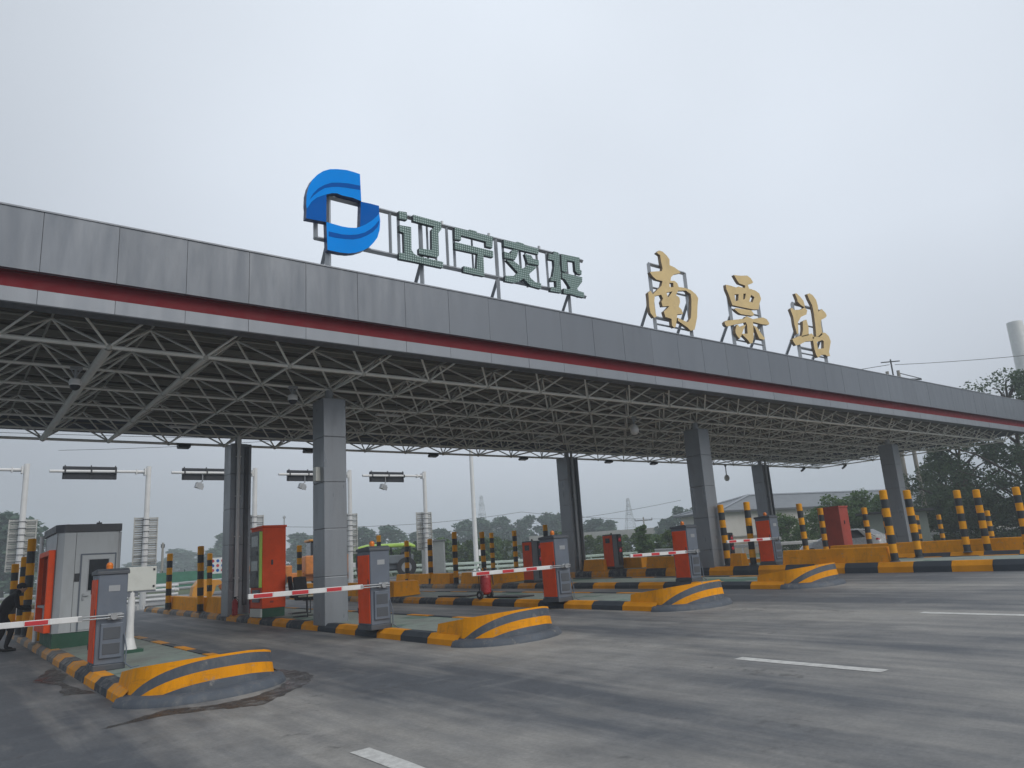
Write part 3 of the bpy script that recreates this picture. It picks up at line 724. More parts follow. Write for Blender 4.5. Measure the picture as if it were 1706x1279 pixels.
# ================================================================ rooftop signs
GLYPH = {
 'logo_upper_light': [[[(5.64,9.1),(5.63,9.2),(5.64,9.43),(5.68,9.61),(5.76,9.8),(5.88,9.96),(6.02,10.09),(6.18,10.18),(6.35,10.23),(6.57,10.27),(6.75,10.27),(6.89,10.26),(6.91,9.6),(6.7,9.63),(6.45,9.62),(6.33,9.64),(6.21,9.61),(6.09,9.55),(6.0,9.5),(5.86,9.41),(5.75,9.29),(5.68,9.16)]]],
 'logo_upper_band': [[[(5.7,9.32),(5.78,9.48),(5.9,9.64),(6.04,9.76),(6.21,9.86),(6.39,9.91),(6.6,9.95),(6.89,9.97),(6.89,9.87),(6.71,9.85),(6.53,9.83),(6.35,9.8),(6.21,9.76),(6.05,9.69),(5.92,9.58),(5.8,9.45)]]],
 'logo_upper_dark': [[[(5.64,9.1),(5.68,9.16),(5.75,9.29),(5.86,9.41),(6.0,9.5),(6.09,9.55),(6.08,8.9),(5.63,8.88)]]],
 'logo_lower_light': [[[(6.08,8.9),(6.25,8.89),(6.44,8.88),(6.6,8.89),(6.76,8.92),(6.87,8.97),(7.02,9.07),(7.17,9.2),(7.28,9.32),(7.35,9.41),(7.37,9.23),(7.35,9.01),(7.29,8.81),(7.19,8.66),(7.08,8.53),(6.93,8.42),(6.75,8.33),(6.58,8.28),(6.4,8.26),(6.23,8.26),(6.1,8.26)]]],
 'logo_lower_dark': [[[(6.9,9.59),(7.12,9.6),(7.35,9.6),(7.35,9.41),(7.28,9.32),(7.17,9.2),(7.02,9.07),(6.87,8.97)]]],
 'logo_lower_band': [[[(6.13,8.69),(6.28,8.69),(6.44,8.69),(6.62,8.72),(6.8,8.77),(6.98,8.86),(7.13,8.98),(7.24,9.1),(7.33,9.23),(7.34,9.19),(7.3,9.07),(7.18,8.92),(7.03,8.8),(6.87,8.7),(6.69,8.63),(6.51,8.6),(6.3,8.58),(6.13,8.58)]]],
 'liao': [[[(7.85,9.59),(8.06,9.61),(8.06,9.41),(7.85,9.4)]],[[(7.85,9.24),(8.16,9.26),(8.15,8.69),(8.21,8.61),(8.3,8.57),(9.0,8.56),(8.98,8.41),(8.23,8.41),(7.82,8.4),(7.83,8.56),(7.96,8.56),(7.96,9.07),(7.85,9.09)]],[[(8.23,9.59),(8.99,9.58),(8.99,9.39),(8.93,9.32),(8.9,9.27),(8.89,8.71),(8.84,8.64),(8.35,8.63),(8.35,8.77),(8.7,8.8),(8.72,9.33),(8.8,9.42),(8.22,9.43)]]],
 'ning': [[[(9.38,9.54),(9.8,9.54),(9.81,9.58),(10.02,9.58),(10.02,9.54),(10.52,9.54),(10.48,9.23),(10.29,9.23),(10.29,9.36),(9.55,9.37),(9.54,9.23),(9.36,9.22)]],[[(9.36,9.15),(10.5,9.15),(10.49,8.98),(10.19,8.98),(10.18,8.42),(9.57,8.42),(9.58,8.57),(9.96,8.57),(10.01,8.98),(9.35,8.97)]]],
 'jiao': [[[(10.85,9.54),(11.25,9.54),(11.29,9.58),(11.51,9.57),(11.51,9.54),(12.0,9.53),(11.98,9.37),(10.85,9.36)]],[[(10.84,9.21),(11.06,9.2),(11.09,9.28),(11.14,9.33),(11.31,9.34),(11.27,9.2),(11.18,9.05),(10.84,9.04)]],[[(11.52,9.29),(11.74,9.29),(11.78,9.21),(11.98,9.2),(11.97,9.06),(11.6,9.04)]],[[(10.9,9.0),(11.15,9.01),(11.31,8.93),(11.42,8.85),(11.61,9.0),(11.91,9.0),(11.62,8.75),(11.65,8.65),(11.8,8.56),(12.0,8.56),(11.98,8.41),(11.63,8.43),(11.42,8.59),(11.22,8.45),(11.1,8.42),(10.82,8.41),(10.84,8.56),(11.12,8.6),(11.25,8.72)]]],
 'tou': [[[(12.34,9.47),(12.51,9.48),(12.53,9.57),(12.68,9.57),(12.74,9.49),(12.72,9.34),(12.68,9.24),(12.72,9.15),(12.7,8.84),(12.68,8.42),(12.3,8.4),(12.34,8.52),(12.52,8.54),(12.52,8.72),(12.33,8.68),(12.35,8.79),(12.42,8.84),(12.51,9.14),(12.51,9.31),(12.32,9.3)]],[[(12.8,9.55),(13.46,9.58),(13.44,9.22),(13.5,9.2),(13.48,9.08),(13.32,9.09),(13.26,9.16),(13.26,9.42),(12.98,9.4),(12.97,9.1),(12.91,9.04),(12.77,9.05),(12.77,9.17)]],[[(12.76,9.01),(13.5,9.01),(13.48,8.87),(13.27,8.64),(13.31,8.58),(13.51,8.57),(13.5,8.42),(13.18,8.43),(13.05,8.44),(12.76,8.42),(12.78,8.56),(12.96,8.56),(13.03,8.62),(12.84,8.84),(12.75,8.85)]]],
 'nan': [[[(16.73,10.41),(16.86,10.51),(17.02,10.5),(17.19,10.41),(17.3,10.3),(17.27,10.11),(17.49,10.08),(17.68,10.01),(17.75,9.94),(17.42,9.83),(17.27,9.71),(17.23,9.59),(17.42,9.62),(17.54,9.56),(17.58,9.45),(17.85,9.47),(18.15,9.45),(18.37,9.35),(18.47,9.23),(18.38,8.95),(18.3,8.59),(18.18,8.32),(18.09,8.14),(17.9,8.08),(17.75,8.17),(17.35,8.32),(17.36,8.42),(17.59,8.37),(17.81,8.34),(17.98,8.5),(18.06,8.79),(18.12,9.12),(18.12,9.31),(17.9,9.39),(17.53,9.32),(17.4,9.16),(17.55,9.1),(17.56,8.96),(17.47,8.79),(17.59,8.71),(17.63,8.58),(17.36,8.53),(17.3,8.35),(17.22,8.12),(17.14,8.07),(17.05,8.12),(17.06,8.34),(16.79,8.36),(16.75,8.52),(16.9,8.63),(17.03,8.74),(16.72,8.68),(16.69,8.82),(16.78,8.94),(16.72,9.05),(16.42,8.96),(16.36,8.74),(16.36,8.46),(16.4,8.31),(16.28,8.26),(16.15,8.38),(16.12,8.59),(16.14,8.84),(16.14,9.01),(16.26,9.1),(16.34,9.0),(16.65,9.24),(16.78,9.35),(16.85,9.51),(16.57,9.51),(16.43,9.58),(16.32,9.7),(16.45,9.74),(16.88,9.84),(16.92,9.94),(16.89,10.14),(16.88,10.36)],[(17.16,9.51),(17.34,9.54),(17.33,9.4),(17.15,9.37)],[(16.97,9.16),(17.26,9.25),(17.14,9.12),(17.02,9.01)]]],
 'piao': [[[(20.54,10.4),(20.9,10.44),(21.29,10.52),(21.48,10.46),(21.59,10.33),(21.53,10.28),(21.25,10.18),(21.3,10.05),(21.63,10.04),(21.86,9.97),(21.92,9.78),(21.79,9.6),(21.68,9.36),(21.36,9.31),(20.22,9.28),(20.1,9.62),(20.01,9.8),(20.01,9.96),(20.2,9.97),(20.56,9.96),(20.71,10.02),(21.06,10.02),(21.1,10.12),(20.77,10.14),(20.68,10.22)],[(20.42,9.69),(20.65,9.74),(20.58,9.5),(20.42,9.45)],[(20.93,9.8),(21.07,9.83),(20.97,9.62),(20.86,9.58)],[(21.36,9.83),(21.54,9.78),(21.38,9.56),(21.2,9.57)]],[[(20.31,9.15),(20.4,9.21),(21.25,9.26),(21.37,9.15),(21.3,9.07),(20.62,9.03),(20.47,9.07)]],[[(19.67,8.61),(19.77,8.68),(20.76,8.89),(20.92,9.0),(21.11,8.98),(21.24,8.95),(21.86,9.1),(22.07,9.07),(22.2,8.94),(22.13,8.87),(21.77,8.84),(21.25,8.85),(21.16,8.3),(21.05,8.09),(20.92,8.05),(20.8,8.16),(20.56,8.3),(20.54,8.34),(20.84,8.38),(20.88,8.68),(20.83,8.78),(20.24,8.62),(19.9,8.52),(19.76,8.48),(19.68,8.53)]],[[(20.19,8.4),(20.26,8.55),(20.36,8.63),(20.46,8.56),(20.71,8.66),(20.82,8.69),(20.63,8.48),(20.5,8.29),(20.36,8.14),(20.25,8.22),(20.19,8.31)]],[[(21.23,8.73),(21.42,8.69),(21.56,8.56),(21.73,8.39),(21.81,8.36),(21.72,8.28),(21.47,8.3),(21.4,8.43),(21.33,8.6)]]],
 'zhan': [[[(24.11,10.35),(24.22,10.38),(24.44,10.28),(24.61,10.16),(24.66,9.98),(24.62,9.9),(24.4,9.95),(24.21,10.05),(24.21,10.14)]],[[(23.65,9.68),(23.76,9.75),(23.9,9.69),(24.31,9.76),(24.62,9.9),(24.77,9.81),(24.66,9.63),(24.27,9.48),(24.01,9.23),(23.93,8.81),(23.83,8.77),(23.76,9.1),(23.76,9.4)]],[[(23.48,8.53),(23.86,8.68),(24.32,8.79),(24.83,8.93),(24.96,8.81),(24.79,8.64),(24.33,8.56),(23.94,8.4),(23.65,8.32),(23.54,8.42)]],[[(24.34,9.32),(24.61,9.43),(24.67,9.14),(24.6,8.83),(24.1,8.7),(24.27,8.99)]],[[(24.94,10.47),(25.12,10.53),(25.31,10.49),(25.51,10.34),(25.56,10.08),(25.52,9.87),(25.8,10.02),(26.02,9.91),(26.09,9.8),(25.96,9.7),(25.62,9.56),(25.56,9.41),(25.56,9.07),(25.54,8.98),(25.29,8.85),(25.09,8.83),(25.16,9.3),(25.19,9.78),(25.17,10.06),(25.01,10.3)]],[[(24.83,8.79),(25.22,8.86),(25.56,9.06),(25.77,9.08),(25.99,8.97),(26.06,8.78),(25.93,8.55),(25.8,8.33),(25.84,8.19),(25.63,8.16),(25.51,8.2),(25.26,8.17),(24.98,8.03),(24.88,8.12),(24.83,8.35),(24.83,8.56)],[(25.07,8.63),(25.47,8.76),(25.56,8.72),(25.48,8.44),(25.07,8.37)]]],
}

SY = 13.90
ZS = 7.0
sign = thing('rooftop_sign', 'blue S shaped emblem and four dark green dotted characters on a roof lattice', 'sign', (0, 0, 0))
mb = MB()
yf = SY + .20
for z, x0, x1 in ((9.61, 6.2, 13.75), (8.55, 7.0, 13.75)): mb.bar((x0, yf, z), (x1, yf, z), .085)
mb.bar((5.92, yf, 9.0), (5.92, yf, 8.57), .075); mb.bar((5.88, yf, 8.57), (7.2, yf, 8.57), .075)
mb.bar((5.92, yf, 9.0), (6.2, yf, 9.0), .06); mb.bar((6.20, yf, 9.6), (6.20, yf, ZS), .10)
for x in (7.72, 7.94, 9.27, 9.47, 10.97, 11.52, 12.09, 12.43): mb.bar((x, yf, 9.6), (x, yf, 8.56), .06)
for x in (8.53, 10.75, 13.14): mb.bar((x, yf, 9.6), (x, yf, ZS), .085)
for x in (8.75, 10.05, 11.75, 13.5, 8.98): mb.bar((x, yf + .06, 9.58), (x, yf + .06, 8.5), .045)
for x in (6.20, 8.53, 10.75, 13.14):
    mb.bar((x, yf + .04, 8.50), (x, yf + 1.05, 7.05), .075); mb.bar((x, yf + 1.0, 7.05), (x, yf, 7.05), .06)
for x in (9.15, 10.55, 12.2): mb.box((x, yf, 9.68), (.05, .05, .10))
mb.build('lattice_frame', STEEL, sign)
em = MB()
for k, m in (('logo_upper_dark', 2), ('logo_upper_light', 0), ('logo_lower_dark', 2), ('logo_lower_light', 0)):
    for lp in GLYPH[k]: em.plate(lp, SY + (0.004 if 'dark' in k else 0), SY + .16, m, 3)
for k in ('logo_upper_band', 'logo_lower_band'):
    for lp in GLYPH[k]: em.plate(lp, SY - .004, SY + .01, 1, 1)
em.build('emblem', [BLUE_L, BLUE_M, BLUE_D, BLUE_E], sign)
for k in ('liao', 'ning', 'jiao', 'tou'):
    q = MB()
    for n_, lp in enumerate(GLYPH[k]): q.plate(lp, SY - .01, SY + .09, 0, 1)
    q.build('dotted_character', [LED, LED_EDGE], sign)
for k, (xa, xb, zt), lab in (('nan', (16.48, 18.13, 10.05), 'largest gold brush character on the roof edge, nearest to the blue emblem sign'),
                             ('piao', (20.28, 21.92, 9.96), 'middle gold brush character of the three on the roof edge'),
                             ('zhan', (24.09, 25.80, 10.02), 'rightmost gold brush character on the roof edge')):
    t = thing('gold_character_sign', lab, 'sign', (xa, SY, ZS), 0, 'three gold calligraphy characters on the roof')
    q = MB(); y2 = .16; w = xb - xa; h = zt - ZS
    for x in (0, w): q.bar((x, y2, 0), (x, y2, h if x == 0 or k != 'zhan' else h - .2), .10)
    q.bar((0, y2, h), (w, y2, h), .09); q.bar((0, y2, 1.35), (w, y2, 1.35), .08); q.bar((0, y2, 1.15), (w, y2, 1.15), .045)
    q.bar((0, y2, h - .75), (w, y2, h - .75), .05)
    for x in (0, w): q.bar((x, y2 + .03, h - 1.0), (x, y2 + 1.25, .05), .085)
    q.build('support_frame', STEEL, t)
    q = MB()
    for lp in GLYPH[k]: q.plate(lp, SY, SY + .11, 0, 1, off=(xa, SY, ZS))
    q.build('character', [GOLD, GOLD_EDGE], t)

# ================================================================ toll islands, kerbs, crash blocks
KH = 0.17
def island(lab, xl, w, y0, y1, kh, nose=True, kerb_phase=0):
    isl = thing('toll_island', lab, 'traffic island', (0, 0, 0), 0, 'toll islands')
    xr = xl + w
    ya = y0 + (.80 if nose else 0)
    # top
    ys = [ya + .12 + (y1 - ya - .24) * k / 12 for k in range(13)]
    mb = MB(); V = []
    for y in ys: V += [(xl + .2, y, gz(xl, y) + kh - .012), (xr - .2, y, gz(xr, y) + kh - .012)]
    n = len(ys)
    mb.add(V, [(2 * k, 2 * k + 1, 2 * k + 3, 2 * k + 2) for k in range(n - 1)])
    mb.build('screed_top', ISLAND_TOP, isl)
    # kerbs: one continuous chamfered strip per side, painted in 0.95 m blocks
    for side in (0, 1):
        mb = MB(); x0 = xl if side == 0 else xr; sg = 1 if side == 0 else -1
        pr = [(0.0, -.03), (0.012, kh * .55), (.095, kh), (.26, kh + .002), (.26, -.03)]
        k = kerb_phase; y = ya
        while y < y1 - .05:
            ye = min(y + .95, y1)
            V = [(x0 + sg * p[0], yy, gz(x0, yy) + p[1]) for yy in (y + .004, ye - .004) for p in pr]
            F = [(q, q + 1, 5 + q + 1, 5 + q) for q in range(4)]
            mb.add(V, F, k % 2)
            jv = [(x0 + sg * (p[0] + (.008 if p[0] < .2 else 0)), yy, gz(x0, yy) + p[1] - .008) for yy in (ye - .005, ye + .005) for p in pr]
            mb.add(jv, F, 2)
            y = ye; k += 1
        mb.build('kerb', [KERB_Y, KERB_K, GRIMEM], isl)
    for yy in ((y1,) if nose else (y0, y1)):
        mb = MB(); mb.span((xl + .02, yy - .14, gz(xl, yy) - .05), (xr - .02, yy + .004, gz(xr, yy) + kh - .006)); mb.build('end_kerb', KERB_K, isl, bevel=.03)
    return isl
GRIMEM = paint('joint grime', (0.06, 0.055, 0.05), 0.9)

def crash_block(lab, xl, w, y0):
    t = thing('crash_block', lab, 'crash block', (xl, y0, 0), 0, 'striped crash blocks on the island noses')
    g = lambda u, v: gz(xl + u, y0 + v)
    cx, cv = w / 2, .86
    def ell(th, a, b, ins): return (cx + (a - ins) * math.cos(th), cv - (b - ins) * math.sin(th))
    N = 26
    # skirt: dark rounded apron
    mb = MB(); V = []; prof = [(-.06, -.03), (-.055, .02), (-.02, .085), (.09, .12), (.30, .135)]
    th = [math.pi - (math.pi) * k / N for k in range(N + 1)]
    for a in th:
        for ins, z in prof:
            u, v = ell(a, w / 2 + .02, .84, ins); V.append((u, v, g(u, v) + z))
    P = len(prof)
    F = [(k * P + q, k * P + q + 1, (k + 1) * P + q + 1, (k + 1) * P + q) for k in range(N) for q in range(P - 1)]
    mb.add(V, F, 0, True)
    mb.build('apron', SLATE, t)
    # wall: stations from back left, round the nose, to back right
    st = [((.10, 1.60 - .74 * k / 5), 2.0 - k * .2) for k in range(5)]
    for a in th: st.append((None, a))
    st += [((w - .10, .95), -.1), ((w - .10, 1.3), -.2)]
    rows = 6; V = []; tops = []
    for p, a in st:
        if p is not None:
            ub, vb = p; s_ = 1 if a > 0 else -1
            ut, vt = ub + (.05 if ub < cx else -.05), vb
            drop = 1.0 if a > 0 else 0.0
        else:
            ub, vb = ell(a, w / 2 - .08, .76, 0); ut, vt = ell(a, w / 2 - .13, .70, 0)
            tt = clampf((a - math.pi * .42) / (math.pi * .56), 0, 1)
            drop = tt ** 2.9
        zb = .095
        zt = .515 - .20 * clampf((vt - .10) / 1.5, 0, 1)
        if p is None: zt -= .05 * clampf((math.pi * .35 - a) / (math.pi * .35), 0, 1)
        H_ = zt - zb
        bs = [zt, zt - .028, zt - .155, zt - .285]
        bs = [bs[0]] + [max(zb, b - drop * (H_ + .02)) for b in bs[1:]] + [zb]
        for z in bs:
            f = (z - zb) / H_
            u = ub + (ut - ub) * f; v = vb + (vt - vb) * f
            V.append((u, v, g(u, v) + z))
        tops.append((ut, vt, zt))
    n = len(st); P = 5
    mb = MB()
    for r, m in ((0, 0), (1, 1), (2, 0), (3, 1)):
        mb.add(V, [(k * P + r, k * P + r + 1, (k + 1) * P + r + 1, (k + 1) * P + r) for k in range(n - 1)], m, False)
    T = [V[k * P] for k in range(n)]
    tri = tessellate_polygon([[Vector((p[0], p[1], 0)) for p in T]])
    mb.add(T, [tuple(q) for q in tri], 0)
    a0, b0, a1, b1 = V[0], V[P - 1], V[(n - 1) * P], V[n * P - 1]
    mb.add([a0, b0, b1, a1], [(0, 1, 2, 3)], 0)
    mb.build('striped_wall', [YELLOW, SLATE], t, fix=True)
    return t

ISL = [(2.0, 2.0, 10.08, 34.0), (6.95, 2.0, 10.05, 34.0), (11.75, 2.0, 10.05, 34.0), (16.2, 2.0, 10.0, 34.0), (20.5, 2.0, 5.0, 34.0), (24.85, 2.4, 4.0, 30.0)]
ilabs = ['nearest toll island at left with the grey booth standing on it', 'toll island under the tall nearest column with the open orange kiosk', 'toll island carrying the red wheeled extinguisher',
         'fourth toll island from the left, in front of the middle column', 'kerbed island beside the long yellow wall at right', 'furthest kerbed island at the right edge with two bollards on its kerb']
for k, (xl, w, y0, y1) in enumerate(ISL):
    island(ilabs[k], xl, w, y0, y1, KH if k < 4 else .27, k < 4, 0 if k != 4 else 1)
for k, lab in enumerate(('nearest striped yellow and dark crash block with wet stains before it', 'striped crash block on the island of the nearest column',
                         'striped crash block in the middle, third from the left', 'furthest striped crash block before the long black and yellow kerb')):
    crash_block(lab, ISL[k][0], ISL[k][1], ISL[k][2])

def top(x, y, k=KH): return gz(x, y) + k - .015
def barrier_wall(lab, blocks, k=KH):
    t = thing('barrier_wall', lab, 'barrier wall', (0, 0, 0), 0, 'low yellow concrete walls')
    for (x0, y0, x1, y1, h) in blocks:
        mb = MB()
        z0, z1 = top(x0, y0, k) - .03, top(x1, y1, k) - .03
        b = .05
        V = [(x0, y0, z0), (x1, y0, top(x1, y0, k) - .03), (x1, y1, z1), (x0, y1, top(x0, y1, k) - .03),
             (x0 + b, y0 + b, z0 + h), (x1 - b, y0 + b, z0 + h), (x1 - b, y1 - b, z1 + h), (x0 + b, y1 - b, z1 + h)]
        mb.add(V, [(0, 1, 5, 4), (1, 2, 6, 5), (2, 3, 7, 6), (3, 0, 4, 7), (4, 5, 6, 7), (3, 2, 1, 0)])
        mb.build('wall_block', YELLOW, t, bevel=.015)
    return t
barrier_wall('low yellow wall of two blocks beside the left back column', [(7.08, 26.5, 7.45, 30.9, .47), (7.08, 23.95, 7.45, 25.8, .50)])
barrier_wall('low yellow wall in line with the left white pole, behind the grey booth', [(2.10, 22.0, 2.5, 24.0, .55), (2.3, 25.2, 2.65, 29.0, .5)])
barrier_wall('brown looking low wall just right of the second barrier cabinet', [(11.85, 22.1, 12.85, 22.5, .50), (11.85, 22.52, 12.2, 29.5, .48)])
barrier_wall('long low yellow wall behind the red wheeled extinguisher', [(16.3, 22.6, 17.65, 23.0, .44), (16.3, 23.02, 16.7, 25.0, .44), (16.3, 25.75, 16.7, 30.2, .44)])
barrier_wall('two low yellow walls right of the back column behind the third barrier', [(20.55, 21.4, 21.35, 22.6, .42), (21.38, 20.2, 22.2, 21.8, .40)], .27)
barrier_wall('yellow wall at the foot of the middle front column', [(20.72, 16.35, 21.1, 19.4, .43), (20.72, 15.2, 21.1, 15.7, .43)], .27)
barrier_wall('long plain yellow wall right of the fifth barrier cabinet', [(20.72, 10.45, 21.1, 13.75, .45)], .27)
barrier_wall('yellow wall running to the right edge behind the front bollards', [(25.9, 6.5, 26.3, 15.2, .42)], .27)
barrier_wall('short yellow wall lying far down the lane beside the signal cabinet', [(22.4, 25.2, 24.0, 25.55, .42), (24.2, 23.6, 25.8, 23.95, .42)], .1)

# ================================================================ bollards
BH = 2.05
bt = thing('striped_bollard', '-', 'bollard', (0, 0, 0), 0, 'yellow and black striped bollards')
mb = MB(); seg = BH / 8; prof = [(.10, 0)]; mats = []
for k in range(8):
    z0, z1 = k * seg, (k + 1) * seg
    mb.tube((0, 0, z0), (0, 0, z1), .10, 18, k % 2 == 0 and 1 or 0, caps=False)
mb.lathe([(.10, BH - .001), (.092, BH + .012), (.06, BH + .02)], (0, 0, 0), 18, 0)
mb.build('post', [BOLL_Y, BOLL_K], bt, fix=True)
mb = MB(); mb.lathe([(.135, 0), (.135, .02), (.104, .035)], (0, 0, 0), 18, 0); 
for k in range(4): mb.tube((.118 * math.cos(k * 1.5708 + .4), .118 * math.sin(k * 1.5708 + .4), .015), (.118 * math.cos(k * 1.5708 + .4), .118 * math.sin(k * 1.5708 + .4), .045), .011, 6)
mb.build('base_flange', CAB_DARK, bt)
BOLL = [
 (2.12, 24.3, 2.52, KH, 'tallest striped bollard close to the left of the grey booth'),
 (2.06, 25.4, 2.08, KH, 'striped bollard just left of the tallest one by the booth'),
 (2.06, 28.0, 1.95, KH, 'striped bollard partly behind the person in black'),
 (6.98, 30.2, 1.98, KH, 'striped bollard alone left of the yellow bucket'),
 (7.02, 26.15, 2.08, KH, 'taller striped bollard in front of the yellow bucket, in the gap between two wall blocks'),
 (8.65, 31.0, 1.90, KH, 'shorter striped bollard between the taller one and the left back column'),
 (11.90, 30.1, 1.95, KH, 'striped bollard behind the black chair, between kiosk and nearest column'),
 (16.35, 31.8, 2.18, KH, 'striped bollard whose top peeks over the second barrier cabinet'),
 (16.35, 29.2, 1.82, KH, 'striped bollard right of the second barrier cabinet, left of the rightmost sign pole'),
 (16.38, 27.3, 1.80, KH, 'striped bollard just right of the rightmost sign pole foot'),
 (16.35, 25.35, 1.98, KH, 'striped bollard standing in the gap of the long low wall'),
 (18.10, 25.9, 1.92, KH, 'striped bollard just right of the tall white mast'),
 (20.70, 28.9, 1.80, .27, 'thin striped bollard behind the one beside the tall white mast'),
 (20.75, 27.2, 1.80, .27, 'striped bollard between the tall mast and the third barrier cabinet'),
 (20.75, 25.0, 1.92, .27, 'striped bollard whose top shows behind the third barrier cabinet'),
 (21.05, 16.0, 2.0, .27, 'striped bollard right against the middle front column'),
 (21.00, 14.98, 2.0, .27, 'striped bollard just left of the fifth barrier cabinet'),
 (24.95, 15.5, 1.98, .20, 'striped bollard just right of the fifth barrier cabinet'),
 (27.6, 16.3, 1.95, .15, 'striped bollard at the left edge of the dull red kiosk'),
 (28.0, 14.75, 1.85, .15, 'striped bollard in front of the silver car'),
 (29.3, 14.65, 1.80, .15, 'striped bollard by the tail of the silver car'),
 (20.78, 10.32, 1.93, .27, 'striped bollard on the kerb just left of the right front column'),
 (22.25, 10.35, 1.90, .27, 'striped bollard just right of the right front column'),
 (24.95, 10.15, 1.86, .27, 'left one of the bollard pair on the furthest kerb at right'),
 (25.25, 9.70, 1.84, .27, 'right one of the bollard pair on the furthest kerb at right'),
 (25.4, 8.68, 1.82, .27, 'striped bollard cut by the right edge of the picture'),
 (36.6, 16.95, 1.75, .15, 'small distant striped bollard beside the right front column, left of two'),
 (37.8, 17.4, 1.75, .15, 'small distant striped bollard beside the right front column, right of two'),
 (37.6, 16.25, 1.70, .15, 'small distant striped bollard standing free below the dark trees'),
 (34.6, 13.05, 1.65, .15, 'small distant striped bollard half hidden by the bollard pair'),
]
for n_, (x, y, h, k, lab) in enumerate(BOLL):
    o = bt if n_ == 0 else copy_tree(bt)
    o.location = (x, y, top(x, y, k)); o.scale = (1, 1, h / BH); o['label'] = lab
    o.rotation_euler = (R(random.uniform(-1.1, 1.1)), R(random.uniform(-1.1, 1.1)), random.uniform(0, 6))

# ================================================================ lane barriers
gate = thing('lane_barrier', '-', 'lane barrier', (0, 0, 0), 0, 'lane barriers with red and white arms')
GW, GD, GH = .42, .55, 1.50
mb = MB(); mb.span((-GW / 2 - .015, -GD / 2 - .015, 0), (GW / 2 + .015, GD / 2 + .015, .09)); mb.build('plinth', CAB_DARK, gate, bevel=.01)
mb = MB(); mb.span((-GW / 2, -GD / 2, .09), (GW / 2, GD / 2, GH - .06)); cab = mb.build('cabinet', CAB_GREY, gate, bevel=.012)
mb = MB(); mb.side([(-GD / 2 - .02, GH - .06), (GD / 2 + .02, GH - .06), (GD / 2 + .02, GH - .005), (-GD / 2 + .06, GH + .03), (-GD / 2 - .02, GH - .01)], -GW / 2 - .02, GW / 2 + .02); mb.build('cabinet_lid', CAB_DARK, gate, bevel=.008)
mb = MB(); mb.span((-GW / 2 - .014, -GD / 2 + .035, .12), (-GW / 2 + .002, GD / 2 - .03, GH - .13)); dp = mb.build('side_door', ORANGE, gate, bevel=.006)
mb = MB(); mb.span((-GW / 2 - .022, -GD / 2 + .06, .80), (-GW / 2 - .012, -GD / 2 + .085, .92)); mb.build('handle', DARK, dp)
mb = MB(); mb.span((-.15, -GD / 2 - .035, .18), (.17, -GD / 2 + .004, .70)); vb = mb.build('vent_cover', CAB_GREY, gate, bevel=.012)
mb = MB(); mb.span((-.11, -GD / 2 - .042, .24), (.13, -GD / 2 - .034, .40)); mb.span((-.11, -GD / 2 - .042, .46), (.13, -GD / 2 - .034, .64)); mb.build('vent_panel', CAB_DARK, vb, bevel=.004)
mb = MB(); mb.lathe([(.055, 0), (.055, .03)], (-.02, 0, GH), 14, 1); mb.lathe([(.048, .03), (.052, .09), (.035, .125), (.01, .135)], (-.02, 0, GH), 14, 0); mb.build('beacon', [AMBER, DARK], gate)
mb = MB(); mb.path([(.19, -GD / 2 - .02, .52), (.225, -GD / 2 - .05, .30), (.215, -GD / 2 - .06, .08), (.30, -GD / 2 - .10, .012), (.42, -GD / 2 - .02, .012)], .011, 6); mb.build('cable', CAB_GREY, gate)
mb = MB(); mb.span((-.06, -GD / 2 - .005, 1.18), (.10, -GD / 2 + .002, 1.27)); mb.build('rating_plate', STEEL, cab)
for z in (.35, 1.2):
    mb = MB(); mb.tube((-GW / 2 - .012, GD / 2 - .03, z - .05), (-GW / 2 - .012, GD / 2 - .03, z + .05), .012, 8); mb.build('hinge', DARK, dp)
AZ = .80; AYY = -GD / 2 - .075
mb = MB()
for a, b, m in ((-.42, -.85, 0), (-.85, -1.17, 1), (-1.17, -1.50, 0), (-1.50, -1.83, 1), (-1.83, -2.16, 0), (-2.16, -2.52, 1), (-2.52, -2.60, 0)):
    mb.box(((a + b) / 2, AYY, AZ), (abs(b - a), .045, .085), mat=0)
    if m: mb.box(((a + b) / 2, AYY - .001, AZ), (abs(b - a) - .02, .050, .068), mat=1)
arm = mb.build('arm', [WHITE, RED], gate, bevel=.008)
mb = MB(); mb.tube((-.46, AYY, AZ + .02), (.16, AYY, AZ + .02), .013, 8); mb.tube((-.46, AYY, AZ - .02), (.16, AYY, AZ - .02), .013, 8); mb.box((-.44, AYY, AZ), (.07, .05, .06)); mb.build('arm_rod', STEEL, arm)
mb = MB(); mb.tube((.02, AYY + .08, AZ), (.02, AYY - .04, AZ), .05, 14); mb.box((.04, AYY + .03, AZ), (.20, .03, .10)); mb.build('arm_hub', STEEL, arm)
GATES = [(2.31, 13.83, 'nearest barrier gate beside the grey booth, its cabinet large at lower left'), (6.99, 13.83, 'barrier gate whose arm crosses the nearest column'),
         (11.78, 13.9, 'barrier gate with its arm above the red wheeled extinguisher'), (16.62, 14.0, 'barrier gate against the left side of the middle front column'),
         (21.08, 14.35, 'smallest barrier gate, in front of the yellow wall at right')]
for n_, (x, y, lab) in enumerate(GATES):
    o = gate if n_ == 0 else copy_tree(gate)
    o.location = (x, y, top(x, y, KH if n_ < 4 else .27)); o['label'] = lab
    o.rotation_euler = (0, R(-.6 * (n_ % 3) * .5), R((0, .8, -.6, .5, 0)[n_]))
    if n_ == 1: o.scale = (1, 1, 1.03)

